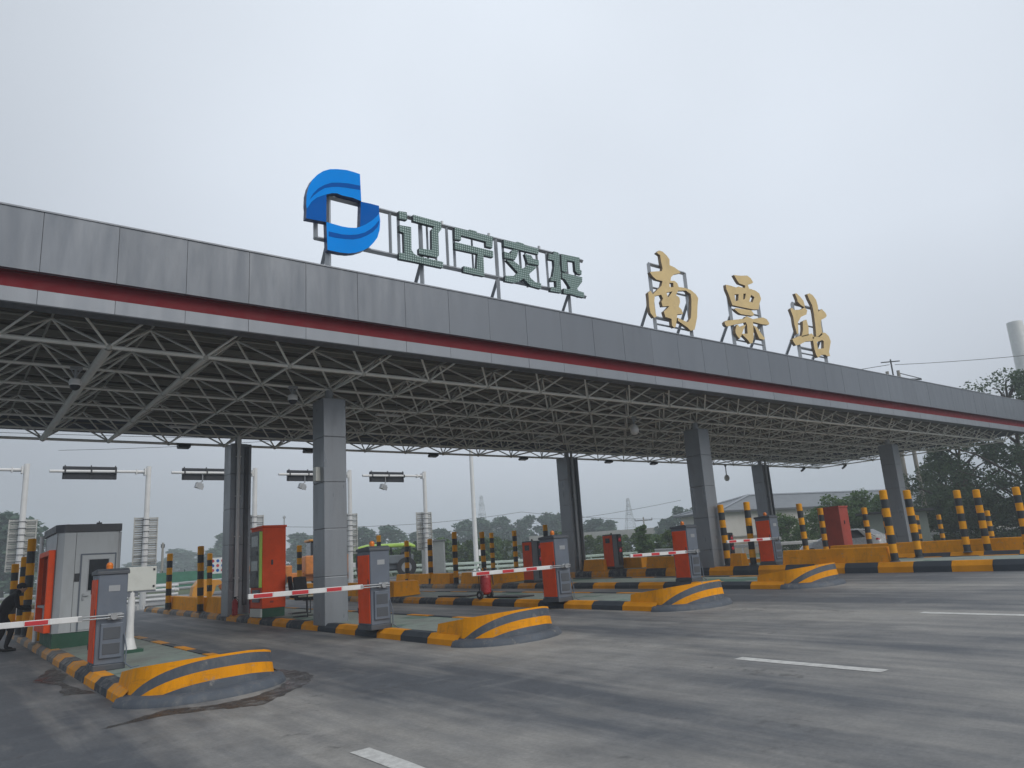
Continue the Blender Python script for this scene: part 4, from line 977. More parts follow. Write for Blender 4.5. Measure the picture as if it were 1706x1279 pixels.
# ================================================================ booth on the first island
bx0, bx1, by0, by1 = 2.10, 3.30, 18.9, 21.1
bz = top(bx0, by0)
booth = thing('toll_booth', 'grey metal toll booth with a dark roof rim and a door facing the viewer', 'toll booth', (0, 0, 0))
mb = MB(); mb.span((bx0 + .02, by0 + .02, bz - .03), (bx1 - .02, by1 - .02, .71)); mb.build('plinth', GREENP, booth)
mb = MB()
for x in (2.45,): mb.span((x - .004, by0 - .004, .72), (x + .004, by0 + .01, 2.79))
for y in (19.0, 20.9): mb.span((bx0 - .004, y - .004, .72), (bx0 + .01, y + .004, 2.79))
mb.build('panel_seam', GROOVE, booth)
mb = MB(); ch = .13
mb.prism([(bx0 + ch, by0), (bx1 - .03, by0), (bx1, by0 + .03), (bx1, by1), (bx0, by1), (bx0, by0 + ch)], .71, 2.80); mb.build('wall', BOOTH_GREY, booth)
mb = MB(); mb.prism([(bx0 + ch - .02, by0 - .04), (bx1 + .03, by0 - .04), (bx1 + .03, by1 + .04), (bx0 - .04, by1 + .04), (bx0 - .04, by0 + ch - .02)], 2.80, 2.965); rf = mb.build('roof', DARKROOF, booth, bevel=.01)
mb = MB(); mb.box((2.93, 19.3, 2.99), (.10, .10, .07)); mb.tube((2.93, 19.3, 3.0), (2.93, 19.3, 3.06), .012, 6); mb.build('roof_vent', DARK, rf)
mb = MB(); mb.box((2.35, 19.5, 2.985), (.06, .06, .05)); mb.build('roof_sensor', DARK, rf)
mb = MB(); mb.span((2.58, by0 - .018, .74), (3.22, by0 + .002, 2.30)); dr = mb.build('door', BOOTH_GREY, booth, bevel=.006)
mb = MB()
for a, b in (((2.555, by0 - .024, .72), (2.579, by0 + .001, 2.33)), ((3.221, by0 - .024, .72), (3.245, by0 + .001, 2.33)), ((2.579, by0 - .024, 2.302), (3.221, by0 + .001, 2.33))): mb.span(a, b)
mb.build('door_frame', CAB_GREY, dr)
mb = MB(); mb.span((2.72, by0 - .022, 1.55), (3.10, by0 - .016, 2.20)); mb.build('window_pane', GLASS, dr)
mb = MB()
for a, b in (((2.70, by0 - .027, 1.53), (2.72, by0 - .017, 2.22)), ((3.10, by0 - .027, 1.53), (3.12, by0 - .017, 2.22)), ((2.72, by0 - .027, 2.20), (3.10, by0 - .017, 2.22)), ((2.72, by0 - .027, 1.53), (3.10, by0 - .017, 1.55))): mb.span(a, b)
mb.build('window_frame', STEEL, dr)
mb = MB(); mb.box((2.64, by0 - .03, 1.42), (.035, .03, .14)); mb.tube((2.63, by0 - .05, 1.44), (2.74, by0 - .05, 1.44), .011, 8); mb.build('handle', STEEL, dr)
mb = MB(); mb.span((2.46, by0 - .02, 1.75), (2.55, by0 + .002, 1.92)); mb.build('keypad', DARK, booth, bevel=.005)
mb = MB()
mb.span((1.97, 19.05, .73), (2.098, 19.16, 2.44)); mb.span((1.97, 20.72, .73), (2.098, 20.83, 2.44)); mb.span((1.97, 19.16, 2.33), (2.098, 20.72, 2.44)); mb.span((1.97, 19.16, .73), (2.098, 20.72, .86))
mb.build('window_surround', ORANGE, booth, bevel=.008)
mb = MB(); mb.span((2.06, 19.17, 1.30), (2.094, 20.71, 2.32)); mb.build('side_window', GLASS, booth)
mb = MB(); mb.span((1.98, 19.30, 1.24), (2.094, 20.6, 1.29)); mb.build('counter', STEEL, booth)
mb = MB(); mb.tube((3.315, 18.98, .72), (3.315, 18.98, 2.79), .03, 8); mb.build('rain_pipe', STEEL, booth)
t = thing('white_post', 'thin white post between the tallest bollard and the booth', 'post', (2.05, 21.4, top(2.05, 21.4)))
mb = MB(); mb.tube((0, 0, 0), (0, 0, 2.45), .045, 12); mb.build('shaft', WHITE, t)
mb = MB(); mb.box((0, 0, .015), (.2, .2, .03)); mb.build('base_plate', STEEL, t)
# cream box on a post
t = thing('post_mounted_box', 'cream equipment box on a white flared post behind the nearest barrier cabinet', 'equipment box', (3.04, 15.95, top(3.04, 15.95)))
mb = MB(); mb.box((0, 0, .03), (.42, .36, .06)); mb.build('base_plate', GREENP, t)
mb = MB(); mb.lathe([(.13, .06), (.075, .26), (.062, .5), (.062, 1.10)], (0, 0, 0), 14); mb.build('post', WHITE, t)
mb = MB(); mb.box((.14, 0, 1.32), (.52, .16, .44)); bxo = mb.build('box', CREAM, t, bevel=.012)
mb = MB()
for x, z in ((.355, 1.17), (.355, 1.48)): mb.box((x, -.083, z), (.035, .012, .04))
mb.build('latch', DARK, bxo)
mb = MB(); mb.prism([(-.12, -.06), (.40, -.06), (.40, .06), (-.12, .06)], 1.075, 1.098); mb.side([(-.05, 1.0), (.05, 1.0), (.05, 1.08), (-.05, 1.08)], -.1, .1); mb.build('bracket', ALU, bxo)

# ================================================================ kiosks and signal cabinets
def big_kiosk(lab, x, y, k, body, open_face=True, h=2.40):
    t = thing('toll_kiosk', lab, 'toll kiosk', (x, y, top(x, y, k)))
    w, d = .64, .92
    mb = MB(); mb.span((.02, .02, 0), (w - .02, d - .02, .24)); mb.build('base', GREENP, t)
    mb = MB(); mb.span((0, 0, .24), (w, d, h - .06)); mb.build('housing', body, t, bevel=.015)
    mb = MB(); mb.side([(-.02, h - .06), (d + .02, h - .06), (d + .02, h - .02), (-.02, h)], -.03, w + .02); mb.build('lid', body, t, bevel=.01)
    mb = MB(); mb.box((.26, -.012, 1.42), (.045, .02, .13)); mb.build('lock', DARK, t)
    mb = MB(); mb.box((.26, -.006, .40), (.09, .01, .05)); mb.build('maker_plate', REDOXIDE, t)
    if open_face:
        mb = MB(); mb.span((-.05, .09, .78), (0.002, d - .06, h - .14)); fc = mb.build('machine_face', DARK, t, bevel=.01)
        for z0, z1 in ((1.86, 2.14), (1.22, 1.48)):
            mb = MB(); mb.span((-.056, .22, z0), (-.048, d - .2, z1)); mb.build('screen', paint('pale screen', (0.32, 0.36, 0.36), 0.2, 0.1), fc)
        for z in (1.62, 1.06):
            mb = MB(); mb.span((-.062, .26, z), (-.048, d - .3, z + .12)); mb.build('card_slot', CAB_DARK, fc)
        mb = MB(); mb.span((-.07, .02, .78), (.001, .075, h - .16)); mb.build('edge_strip', LIME, t)
        mb = MB(); mb.span((-.06, .16, .40), (0.001, .62, .72)); mb.build('lower_panel', CAB_GREY, t, bevel=.008)
        mb = MB(); mb.span((-.02, .03, .02), (.019, d - .03, .23)); mb.build('step', CREAM, t)
    return t
big_kiosk('tall orange kiosk with black screens and a lime strip, beside the left back column', 7.0, 20.3, KH, ORANGE)
big_kiosk('dull red kiosk standing behind the yellow wall at right', 28.0, 15.75, .12, REDOXIDE, False, 2.05)
def signal_cabinet(lab, x, y, k, h):
    t = thing('signal_cabinet', lab, 'signal cabinet', (x, y, top(x, y, k)), 0, 'orange cabinets with red signal lamps')
    w, d = .46, .56
    mb = MB(); mb.span((-.01, -.01, 0), (w + .01, d + .01, .08)); mb.build('plinth', DARK, t)
    mb = MB(); mb.span((0, 0, .08), (w, d, h)); mb.build('housing', CAB_DARK, t, bevel=.012)
    mb = MB(); mb.span((-.012, .03, .12), (.002, d - .03, h - .04)); sd = mb.build('side_door', ORANGE, t, bevel=.006)
    mb = MB(); mb.span((-.018, .15, h - .32), (-.010, d - .17, h - .14)); mb.build('vent', DARK, sd)
    mb = MB(); mb.span((.24, -.03, .15), (w - .01, .002, h - .02)); lp = mb.build('lamp_panel', DARK, t)
    for z in (h - .22, h - .62):
        mb = MB(); mb.lathe([(.075, 0), (.065, .025), (.02, .04)], (0, 0, 0), 14)
        o = mb.build('red_lamp', BRIGHT_RED, lp); o.location = (.34, -.03, z); o.rotation_euler = (R(90), 0, 0)
        mb = MB(); mb.box((.34, -.07, z + .10), (.18, .09, .012)); mb.build('lamp_hood', RED, lp)
    mb = MB(); mb.lathe([(.03, 0), (.03, .05), (.01, .07)], (w / 2, d / 2, h), 8); mb.build('top_knob', DARK, t)
signal_cabinet('orange signal cabinet half hidden behind the third barrier cabinet', 16.45, 20.6, KH, 1.42)
signal_cabinet('orange signal cabinet with two red lamps standing free down the lane', 20.75, 21.0, .27, 1.32)
signal_cabinet('reddish signal cabinet between the two bollards by the middle column', 25.3, 19.2, .2, 1.15)

# ================================================================ seats, extinguishers
def chair(lab, x, y, rz):
    t = thing('office_chair', lab, 'chair', (x, y, top(x, y)), rz, 'black visitor chairs on the island')
    mb = MB(); mb.box((0, 0, .46), (.48, .46, .07)); mb.build('seat', CLOTH, t, bevel=.03)
    mb = MB(); mb.box((0, .24, .76), (.46, .05, .48), rx=R(-8)); mb.build('backrest', CLOTH2, t, bevel=.03)
    mb = MB()
    for s in (-1, 1):
        mb.path([(s * .25, .20, .66), (s * .25, -.16, .66), (s * .25, -.22, .62), (s * .25, -.24, .03), (s * .25, .24, .03)], .013, 8)
    mb.tube((-.25, .24, .03), (.25, .24, .03), .013, 8); mb.tube((-.25, -.1, .42), (.25, -.1, .42), .012, 8)
    mb.build('frame', DARK, t)
    for s in (-1, 1):
        mb = MB(); mb.box((s * .25, .02, .685), (.05, .30, .03)); mb.build('armrest', DARK, t, bevel=.01)
    return t
c = chair('black chair with a pale cushion edge between the orange kiosk and nearest column', 7.62, 18.75, R(25))
mb = MB(); mb.box((0, -.05, .515), (.42, .34, .04)); mb.build('cushion', paint('pale cushion', (0.50, 0.47, 0.36), 0.8), c, bevel=.015)
chair('black chair mostly hidden beside the orange kiosk', 7.95, 20.1, R(80))
t = thing('wheeled_extinguisher', 'red wheeled fire extinguisher under the third barrier arm', 'fire extinguisher', (12.0, 17.15, top(12.0, 17.15)), R(10))
mb = MB(); mb.lathe([(.10, .12), (.145, .17), (.15, .55), (.12, .66), (.05, .71), (.045, .74)], (0, 0, 0), 20); mb.build('tank', EXT_RED, t)
for s in (-1, 1):
    mb = MB(); mb.tube((s * .16, .04, .11), (s * .22, .04, .11), .11, 18); w_ = mb.build('wheel', RUBBER, t, bevel=.01)
    mb = MB(); mb.tube((s * .155, .04, .11), (s * .225, .04, .11), .045, 12); mb.build('hub', STEEL, w_)
mb = MB(); mb.tube((-.22, .04, .11), (.22, .04, .11), .015, 8); mb.path([(-.11, .13, .11), (-.11, .15, .80), (-.08, .15, .84), (.08, .15, .84), (.11, .15, .80), (.11, .13, .11)], .012, 8); mb.build('carriage', DARK, t)
mb = MB(); mb.lathe([(.04, .74), (.045, .78), (.02, .80)], (0, 0, 0), 10); mb.path([(.04, 0, .77), (.14, -.05, .74), (.17, -.10, .6), (.16, -.13, .35)], .014, 8); mb.build('valve_hose', DARK, t)
def small_ext(lab, x, y):
    t = thing('fire_extinguisher', lab, 'fire extinguisher', (x, y, top(x, y)), 0, 'small red extinguishers by the left back column')
    mb = MB(); mb.lathe([(.075, 0), (.08, .03), (.08, .38), (.05, .44), (.025, .46)], (0, 0, 0), 16); mb.build('tank', EXT_RED, t)
    mb = MB(); mb.lathe([(.025, .46), (.03, .5)], (0, 0, 0), 8); mb.box((.03, 0, .51), (.12, .02, .02)); mb.path([(.03, 0, .49), (.09, 0, .42), (.09, 0, .2)], .012, 6); mb.build('valve', DARK, t)
small_ext('small red extinguisher at the left foot of the left back column', 7.03, 22.65)
small_ext('small red extinguisher at the right foot of the left back column', 7.55, 22.75)

# ================================================================ person at the left edge
def skin_body(name, joints, edges, mat, parent, root=0, sub=2):
    me = bpy.data.meshes.new(name)
    me.from_pydata([j[0] for j in joints], edges, []); me.materials.append(mat)
    o = bpy.data.objects.new(name, me); COL.objects.link(o); o.parent = parent
    md = o.modifiers.new('skin', 'SKIN'); md.use_smooth_shade = True
    for i, (p, r) in enumerate(joints):
        sv = me.skin_vertices[0].data[i]; sv.radius = r if isinstance(r, tuple) else (r, r); sv.use_root = (i == root)
    s2 = o.modifiers.new('sub', 'SUBSURF'); s2.levels = sub; s2.render_levels = sub
    return o
px, py = 1.62, 22.2
per = thing('person', 'person in black clothes and a dark peaked cap bending forward at the left edge', 'person', (px, py, gz(px, py)))
J = [((-.20, 0, .86), (.15, .17)), ((-.10, 0, 1.08), (.14, .18)), ((.04, 0, 1.26), (.13, .19)), ((.10, 0, 1.34), .06), ((.16, 0, 1.43), (.09, .075)),   # pelvis, belly, chest, neck, head
     ((-.19, -.10, .80), .10), ((.02, -.11, .47), .075), ((-.08, -.12, .09), .05), ((.07, -.12, .045), (.04, .045)),          # near leg
     ((-.19, .10, .80), .10), ((-.14, .12, .46), .075), ((-.30, .12, .09), .05), ((-.15, .12, .045), (.04, .045)),
     ((.05, -.21, 1.26), .065), ((.10, -.25, .99), .05), ((.30, -.18, .93), .04), ((.39, -.15, .95), (.035, .02)),
     ((.05, .21, 1.26), .065), ((.12, .25, 1.0), .05), ((.32, .15, .98), .04), ((.40, .12, 1.0), (.035, .02))]
E_ = [(0, 1), (1, 2), (2, 3), (3, 4), (0, 5), (5, 6), (6, 7), (7, 8), (0, 9), (9, 10), (10, 11), (11, 12), (2, 13), (13, 14), (14, 15), (15, 16), (2, 17), (17, 18), (18, 19), (19, 20)]
skin_body('body', J, E_, CLOTH, per)
mb = MB(); mb.ball((.17, 0, 1.435), .092, 16, 12, 0, (1.05, .86, 1.2)); mb.ball((.265, 0, 1.42), .018, 8, 6, 0, (1.2, .8, 1.4)); mb.ball((.17, -.08, 1.43), .022, 8, 6, 0, (.7, .5, 1.3)); mb.ball((.17, .08, 1.43), .022, 8, 6, 0, (.7, .5, 1.3))
for s in (-1, 1): mb.ball((.25, s * .032, 1.45), .010, 6, 4, 1)
mb.box((.255, 0, 1.385), (.02, .045, .008), mat=2)
mb.build('face', [SKIN, DARK, RED], per)
mb = MB(); mb.ball((.165, 0, 1.475), .105, 16, 10, 0, (1.05, .92, .85)); mb.box((.29, 0, 1.475), (.14, .15, .016), ry=R(12)); mb.build('cap', CLOTH2, per, bevel=.004)
for s in (-1, 1):
    mb = MB(); bx = .40; byy = s * .135; bzz = .955 if s < 0 else 1.0
    mb.ball((bx, byy, bzz), .036, 10, 7, 0, (1.15, .9, .5))
    for f, (dy, ln) in enumerate(((-.026, .062), (-.009, .072), (.009, .068), (.025, .052))):
        mb.path([(bx + .03, byy + dy, bzz), (bx + .03 + ln * .5, byy + dy, bzz - .006), (bx + .03 + ln * .85, byy + dy, bzz - .03)], .0085, 6)
    mb.path([(bx, byy + s * -.03, bzz), (bx + .035, byy - s * .05, bzz - .012), (bx + .06, byy - s * .045, bzz - .026)], .009, 6)
    mb.build('hand', SKIN, per)
mb = MB(); mb.box((.0, -.12, .03), (.28, .10, .06)); mb.box((-.23, .12, .03), (.28, .10, .06)); mb.build('shoes', RUBBER, per, bevel=.02)

# ================================================================ sign poles beyond the islands
sp = thing('lane_sign_pole', '-', 'sign pole', (0, 0, 0), 0, 'white sign poles with a long arm over each lane')
mb = MB(); mb.tube((0, 0, .25), (0, 0, 6.66), .125, 18, r2=.105); mb.lathe([(.20, .25), (.20, .29), (.13, .33)], (0, 0, 0), 18); mb.build('pole', WHITE, sp)
mb = MB(); mb.box((0, 0, .5), (.40, .02, .42)); mb.box((0, 0, .5), (.02, .40, .42))
mb.build('foot_gusset', WHITE, sp)
mb = MB(); mb.tube((-3.78, -.05, 6.38), (-.12, -.05, 6.41), .062, 12); mb.tube((-3.78, -.02, 6.38), (-3.3, -.02, 6.384), .055, 12)
mb.tube((-.55, -.02, 6.405), (-.12, -.02, 6.408), .075, 12); mb.box((-.16, -.02, 6.41), (.06, .3, .3)); mb.box((-.5, -.02, 6.405), (.04, .2, .2)); arm = mb.build('arm', WHITE, sp)
mb = MB(); mb.box((-2.27, .13, 6.345), (2.04, .12, .54)); bd = mb.build('sign_board', NAVY, sp, bevel=.015)
mb = MB()
for x in (-3.22, -2.25, -1.32): mb.box((x, -.01, 6.38), (.06, .22, .16)); mb.box((x, .05, 6.36), (.04, .05, .60))
mb.build('clamp', DARK, bd)
mb = MB()
for x in (-.41, -.06, .16, .52): mb.box((x, .30, 3.42), (.05, .05, 2.05))
for k in range(21): mb.box((.055, .33, 2.43 + k * .0985), (.95, .03, .075))
vp = mb.build('louvre_panel', paint('louvre aluminium', (0.50, 0.51, 0.49), 0.5, 0.12), sp)
mb = MB()
for k in range(8):
    z = 2.5 + k * .26
    mb.tube((0, 0, z), (0, 0, z + .022), .138, 16); mb.box((.055, .24, z + .01), (.9, .03, .022)); mb.box((-.10, .15, z + .01), (.022, .2, .022)); mb.box((.10, .15, z + .01), (.022, .2, .022))
mb.build('clamp_band', CAB_DARK, vp)
SPL = ['white sign pole at the left edge, its arm leaving the picture', 'white sign pole with a dark board above the grey booth', 'white sign pole behind the left back column, arm to its left',
       'white sign pole hidden behind the nearest column, arm to its left', 'white sign pole right of the nearest column with its dark board in full view']
for n_, x in enumerate((2.72, 7.29, 12.01, 16.92, 21.42)):
    o = sp if n_ == 0 else copy_tree(sp)
    o.location = (x, 36, .0 if n_ < 2 else .02); o['label'] = SPL[n_]
    if n_ >= 2:
        b_ = [c_ for c_ in o.children if c_.name.startswith('sign_board')][0]
        q = MB(); q.tube((-2.42, 0, 6.36), (-2.42, 0, 5.98), .03, 8); q.tube((-2.42, 0, 6.02), (-2.50, 0, 5.93), .025, 8)
        q.box((-2.58, -.02, 5.80), (.30, .26, .24), ry=R(18)); q.box((-2.53, -.16, 5.72), (.24, .03, .2), ry=R(18)); q.build('hanging_lamp', STEEL, b_)

for x0, y0, lab in ((12.15, 18.4, 'flat black rubber mat left of the red wheeled extinguisher'), (12.2, 16.0, 'flat black rubber mat in front of the red wheeled extinguisher')):
    t = thing('rubber_mat', lab, 'mat', (x0, y0, top(x0, y0) + .015), 0, 'rubber mats on the third island')
    mb = MB(); mb.span((0, 0, 0), (.55, 1.5, .035)); mb.build('mat', RUBBER, t, bevel=.01)

# ================================================================ vehicles beyond the lanes
def wheel(parent, c, r, w, axis='y'):
    d = Vector((0, 1, 0)) if axis == 'y' else Vector((1, 0, 0))
    c = Vector(c)
    mb = MB(); mb.tube(c - d * w / 2, c + d * w / 2, r, 22); t_ = mb.build('wheel', RUBBER, parent, bevel=.03)
    mb = MB(); mb.tube(c - d * (w / 2 + .012), c + d * (w / 2 + .012), r * .52, 18); mb.build('rim', STEEL, t_, bevel=.01)
# silver car, nose towards +y
car = thing('parked_car', 'silver car with dark windows and a red tail lamp parked beyond the yellow wall', 'car', (37.2, 20.9, gz(37, 20)), R(2))
def loft(mb, secs, mat=0):
    n = len(secs[0]); V = [p for s_ in secs for p in s_]
    F = [(k * n + q, k * n + (q + 1) % n, (k + 1) * n + (q + 1) % n, (k + 1) * n + q) for k in range(len(secs) - 1) for q in range(n)]
    F += [tuple(range(n)), tuple(range((len(secs) - 1) * n, len(secs) * n))]
    mb.add(V, F, mat, True)
def carsec(y, hw, zb, zs): return [(-hw + .05, y, zb), (-hw, y, zb + .15), (-hw, y, zs - .12), (-hw + .08, y, zs), (hw - .08, y, zs), (hw, y, zs - .12), (hw, y, zb + .15), (hw - .05, y, zb)]
mb = MB(); loft(mb, [carsec(-2.2, .70, .38, .78), carsec(-2.12, .82, .26, .98), carsec(-1.6, .87, .20, 1.02), carsec(0, .88, .18, .97), carsec(1.2, .87, .18, .93), carsec(1.9, .83, .22, .80), carsec(2.18, .70, .32, .62)]); mb.build('body', SILVER, car, fix=True)
def cabsec(y, hw, z0, z1): return [(-hw, y, z0), (-hw + .10, y, z1 - .06), (-hw + .20, y, z1), (hw - .20, y, z1), (hw - .10, y, z1 - .06), (hw, y, z0)]
mb = MB(); loft(mb, [cabsec(-1.95, .76, .96, 1.02), cabsec(-1.25, .78, .96, 1.38), cabsec(-.4, .80, .95, 1.46), cabsec(.35, .80, .94, 1.42), cabsec(1.15, .78, .92, .98)]); rfc = mb.build('roof', SILVER, car)
for s in (-1, 1):
    for (ya, yb, yt0, yt1) in ((-1.5, -.52, -1.15, -.50), (-.44, .85, -.42, .35)):
        mb = MB(); P = [(s * .798, ya, 1.0), (s * .798, yb, .99), (s * .735, yt1, 1.37), (s * .735, yt0, 1.37)]
        mb.add(P + [(p[0] - s * .03, p[1], p[2]) for p in P], [(0, 1, 2, 3), (7, 6, 5, 4), (0, 4, 5, 1), (1, 5, 6, 2), (2, 6, 7, 3), (3, 7, 4, 0)]); mb.build('side_window', GLASS, car)
    mb = MB(); mb.ball((s * .70, -2.06, .86), .13, 10, 6, 0, (1.1, .8, .75)); mb.build('tail_lamp', BRIGHT_RED, car)
    for y in (-1.35, 1.35): wheel(car, (s * .80, y, .31), .31, .2, 'x')
mb = MB(); P = [(-.62, -1.90, 1.0), (.62, -1.90, 1.0), (.56, -1.30, 1.36), (-.56, -1.30, 1.36)]; mb.add([(p[0], p[1] - .02, p[2] + .02) for p in P] + P, [(0, 1, 2, 3), (7, 6, 5, 4), (0, 4, 5, 1), (1, 5, 6, 2), (2, 6, 7, 3), (3, 7, 4, 0)]); mb.build('rear_window', GLASS, car)
mb = MB(); mb.box((0, -2.2, .62), (.5, .03, .13)); mb.build('number_plate', WHITE, car)

# yellow wheel loader seen between the columns
ld = thing('wheel_loader', 'yellow wheel loader with a broad yellow bucket beyond the left lanes', 'wheel loader', (13.3, 47.6, gz(14, 48) - .2), R(-12))
ld.scale = (1.15, 1.15, 1.15)
mb = MB()
mb.side([(-1.5, 0), (1.5, 0), (1.5, .75), (1.2, 1.0), (-1.2, 1.0), (-1.5, .75)], -.9, -.82)
bp = [(-.95, .02), (-.85, .62), (-.55, .98), (.35, .90), (.55, .70), (.20, .62), (.05, .18), (-.95, .0)]
V = [(x, -1.45, z) for x, z in bp] + [(x, 1.45, z) for x, z in bp]; n = len(bp)
mb = MB(); mb.add(V, [(k, (k + 1) % n, n + (k + 1) % n, n + k) for k in range(n)] + [tuple(range(n)), tuple(range(2 * n - 1, n - 1, -1))]); mb.build('bucket', MACHINE, ld, bevel=.03)
for s in (-.5, .5):
    mb = MB(); mb.bar((.5, s, .45), (2.0, s, 1.35), .22); mb.bar((2.0, s, 1.35), (3.4, s, 1.55), .24); mb.build('lift_arm', MACHINE_O, ld, bevel=.02)
mb = MB(); mb.box((3.2, 0, 1.0), (1.7, 1.1, .8)); mb.box((5.9, 0, 1.35), (2.4, 1.7, 1.0)); mb.box((5.0, 0, .75), (4.6, .9, .5)); mb.build('chassis', MACHINE_O, ld, bevel=.06)
mb = MB(); mb.box((5.6, 0, 2.0), (1.2, 1.4, 1.2)); mb.build('cab', GLASS, ld, bevel=.06)
mb = MB(); mb.box((5.6, 0, 2.66), (1.4, 1.6, .12)); mb.build('cab_roof', MACHINE, ld, bevel=.04)
for x in (3.0, 6.0):
    for s in (-1, 1): wheel(ld, (x, s * .95, .68), .68, .5)
# vehicle with the lime roof
hv = thing('farm_vehicle', 'dark high wheeled vehicle with a lime green roof behind the second barrier cabinet', 'farm vehicle', (23.2, 44.3, gz(23, 44)), R(-28))
mb = MB()
loft(mb, [[(x, y, z) for y, z in ((-1.0, 1.86), (-.9, 2.0), (0, 2.06), (.9, 2.0), (1.0, 1.86))] for x in (-1.9, -1.7)] + [[(x, y, z) for y, z in ((-1.05, 1.92), (-.9, 2.10), (0, 2.18), (.9, 2.10), (1.05, 1.92))] for x in (-1.2, .9, 1.6)] + [[(1.95, y, z) for y, z in ((-1.0, 1.82), (-.9, 1.95), (0, 2.0), (.9, 1.95), (1.0, 1.82))]])
mb.build('roof', LIME_ROOF, hv)
mb = MB(); mb.box((-1.1, 0, 1.42), (1.4, 1.7, .9)); mb.build('cab', GLASS, hv, bevel=.08)
mb = MB(); mb.box((.7, 0, 1.15), (2.2, 1.6, .55)); mb.box((0, 0, .72), (3.6, 1.1, .4)); mb.box((1.3, -.2, 1.6), (.5, .9, .45)); mb.build('body', TRUCKG, hv, bevel=.07)
mb = MB()
for x, y in ((-1.75, -.85), (-1.75, .85), (-.4, -.85), (-.4, .85), (1.6, -.85), (1.6, .85)): mb.tube((x, y, .9), (x, y, 1.95), .045, 8)
mb.box((1.62, 0, 1.55), (.06, 1.7, .06)); mb.box((0, 0, .55), (3.3, .3, .2))
mb.tube((.4, -.5, 1.2), (.4, -.5, 2.0), .06, 8); mb.tube((.6, -.7, 1.2), (1.5, -.7, 1.7), .07, 8); mb.build('roll_frame', DARK, hv)
for x, r_ in ((-1.25, .5), (1.35, .62)):
    for s in (-1, 1): wheel(hv, (x, s * .85, r_), r_, .36)
mb = MB(); mb.box((-1.9, -.6, .95), (.2, .45, .3)); mb.box((-1.95, .55, .95), (.2, .4, .3)); mb.build('headlamp', WHITE, hv, bevel=.03)
# stack of pale rails, notice board, shelter
t = thing('rail_stack', 'stack of pale steel rails lying beyond the lane left of the yellow bucket', 'rail stack', (9.6, 47.2, gz(10, 46)), R(-25))
for k in range(11):
    mb = MB(); yy = (k % 3 - 1) * .42 + .1 * (k // 3 % 2); zz = .07 + (k // 3) * .25
    mb.tube((-1.7 + random.uniform(-.2, .2), yy, zz), (1.7 + random.uniform(-.2, .2), yy, zz + random.uniform(-.03, .03)), .085, 8); mb.build('rail', WHITE, t)
for k in range(3):
    mb = MB(); mb.box((0, 0, .20 + k * .25), (.12, 1.2, .05)); mb.build('spacer', POLEC, t)
t = thing('notice_board', 'white board with rows of small round emblems left of the left back column', 'notice board', (18.3, 63.5, gz(18, 60)), R(-30))
mb = MB(); mb.box((0, 0, 1.82), (1.25, .06, 1.25)); mb.build('board', WHITE, t, bevel=.01)
for s in (-.45, .45):
    mb = MB(); mb.tube((s, .06, 0), (s, .06, 2.4), .04, 8); mb.build('post', STEEL, t)
for r_ in range(3):
    for c_ in range(3):
        mb = MB(); x, z = -.38 + c_ * .38, 1.45 + r_ * .37
        mb.tube((x, -.045, z), (x, -.03, z), .12, 14); mb.build('emblem', BLUE_D if (r_ + c_) % 2 else RED, t)
t = thing('grey_shelter', 'grey panelled shelter behind the lime roofed vehicle', 'shelter', (27.6, 45.6, gz(27, 45)), R(-35))
mb = MB(); mb.box((0, 0, 1.15), (1.5, .06, 2.2)); mb.box((.72, .6, 1.15), (.06, 1.2, 2.2)); mb.build('panel', paint('weathered shelter panel', (0.24, 0.26, 0.26), 0.6, 0.12), t)
mb = MB()
for x, y in ((-.75, 0), (.75, 0), (-.75, 1.2), (.75, 1.2), (0, -.04)): mb.tube((x, y, 0), (x, y, 2.3), .03, 8)
mb.build('frame', STEEL, t)
mb = MB(); mb.box((0, .6, 2.33), (1.8, 1.5, .07)); mb.build('roof', ROOFC, t)

# ================================================================ road edge: guard rails, masts, poles
def guard_rail(lab, p0, p1, n_post, mat, h=.74, two=True):
    t = thing('guard_rail', lab, 'guard rail', (0, 0, 0), 0, 'guard rails beyond the toll lanes')
    p0, p1 = Vector(p0), Vector(p1); N = 24
    for zz in ((h, h - .34) if two else (h,)):
        mb = MB(); V = []
        nrm = Vector((-(p1 - p0).y, (p1 - p0).x)).normalized()
        for k in range(N + 1):
            p = p0.lerp(p1, k / N); g_ = gz(p.x, p.y)
            for o_, z_ in ((0, -.10), (-.05, -.06), (0, 0), (-.05, .06), (0, .10)): V.append((p.x + nrm.x * o_, p.y + nrm.y * o_, g_ + zz + z_))
        mb.add(V, [(k * 5 + q, k * 5 + q + 1, k * 5 + 6 + q, k * 5 + 5 + q) for k in range(N) for q in range(4)], 0, True); mb.build('beam', mat, t)
    for k in range(n_post):
        p = p0.lerp(p1, (k + .5) / n_post); mb = MB(); mb.tube((p.x, p.y + .08, gz(p.x, p.y) - .1), (p.x, p.y + .08, gz(p.x, p.y) + h + .05), .06, 8); mb.build('post', mat, t)
guard_rail('long pale green guard rail crossing behind the lanes between the columns', (21.5, 50), (62, 46), 22, GRIDGREEN)
guard_rail('grey guard rail at left behind the stack of pale rails', (2, 60), (20, 56.5), 10, STEEL)
guard_rail('white guard rail at right behind the dull red kiosk', (34, 31), (70, 17), 16, WHITE, .85, False)
t = thing('light_mast', 'very tall white mast standing in the gap left of the second back column', 'light mast', (36.0, 52.6, gz(36, 52)))
mb = MB(); mb.tube((0, 0, 0), (0, 0, 17.5), .21, 14, r2=.12); mb.build('shaft', WHITE, t)
mb = MB(); mb.lathe([(.42, 0), (.42, .06), (.24, .3)], (0, 0, 0), 14); mb.box((.28, -.1, 1.6), (.22, .2, .5)); mb.build('base', WHITE, t)
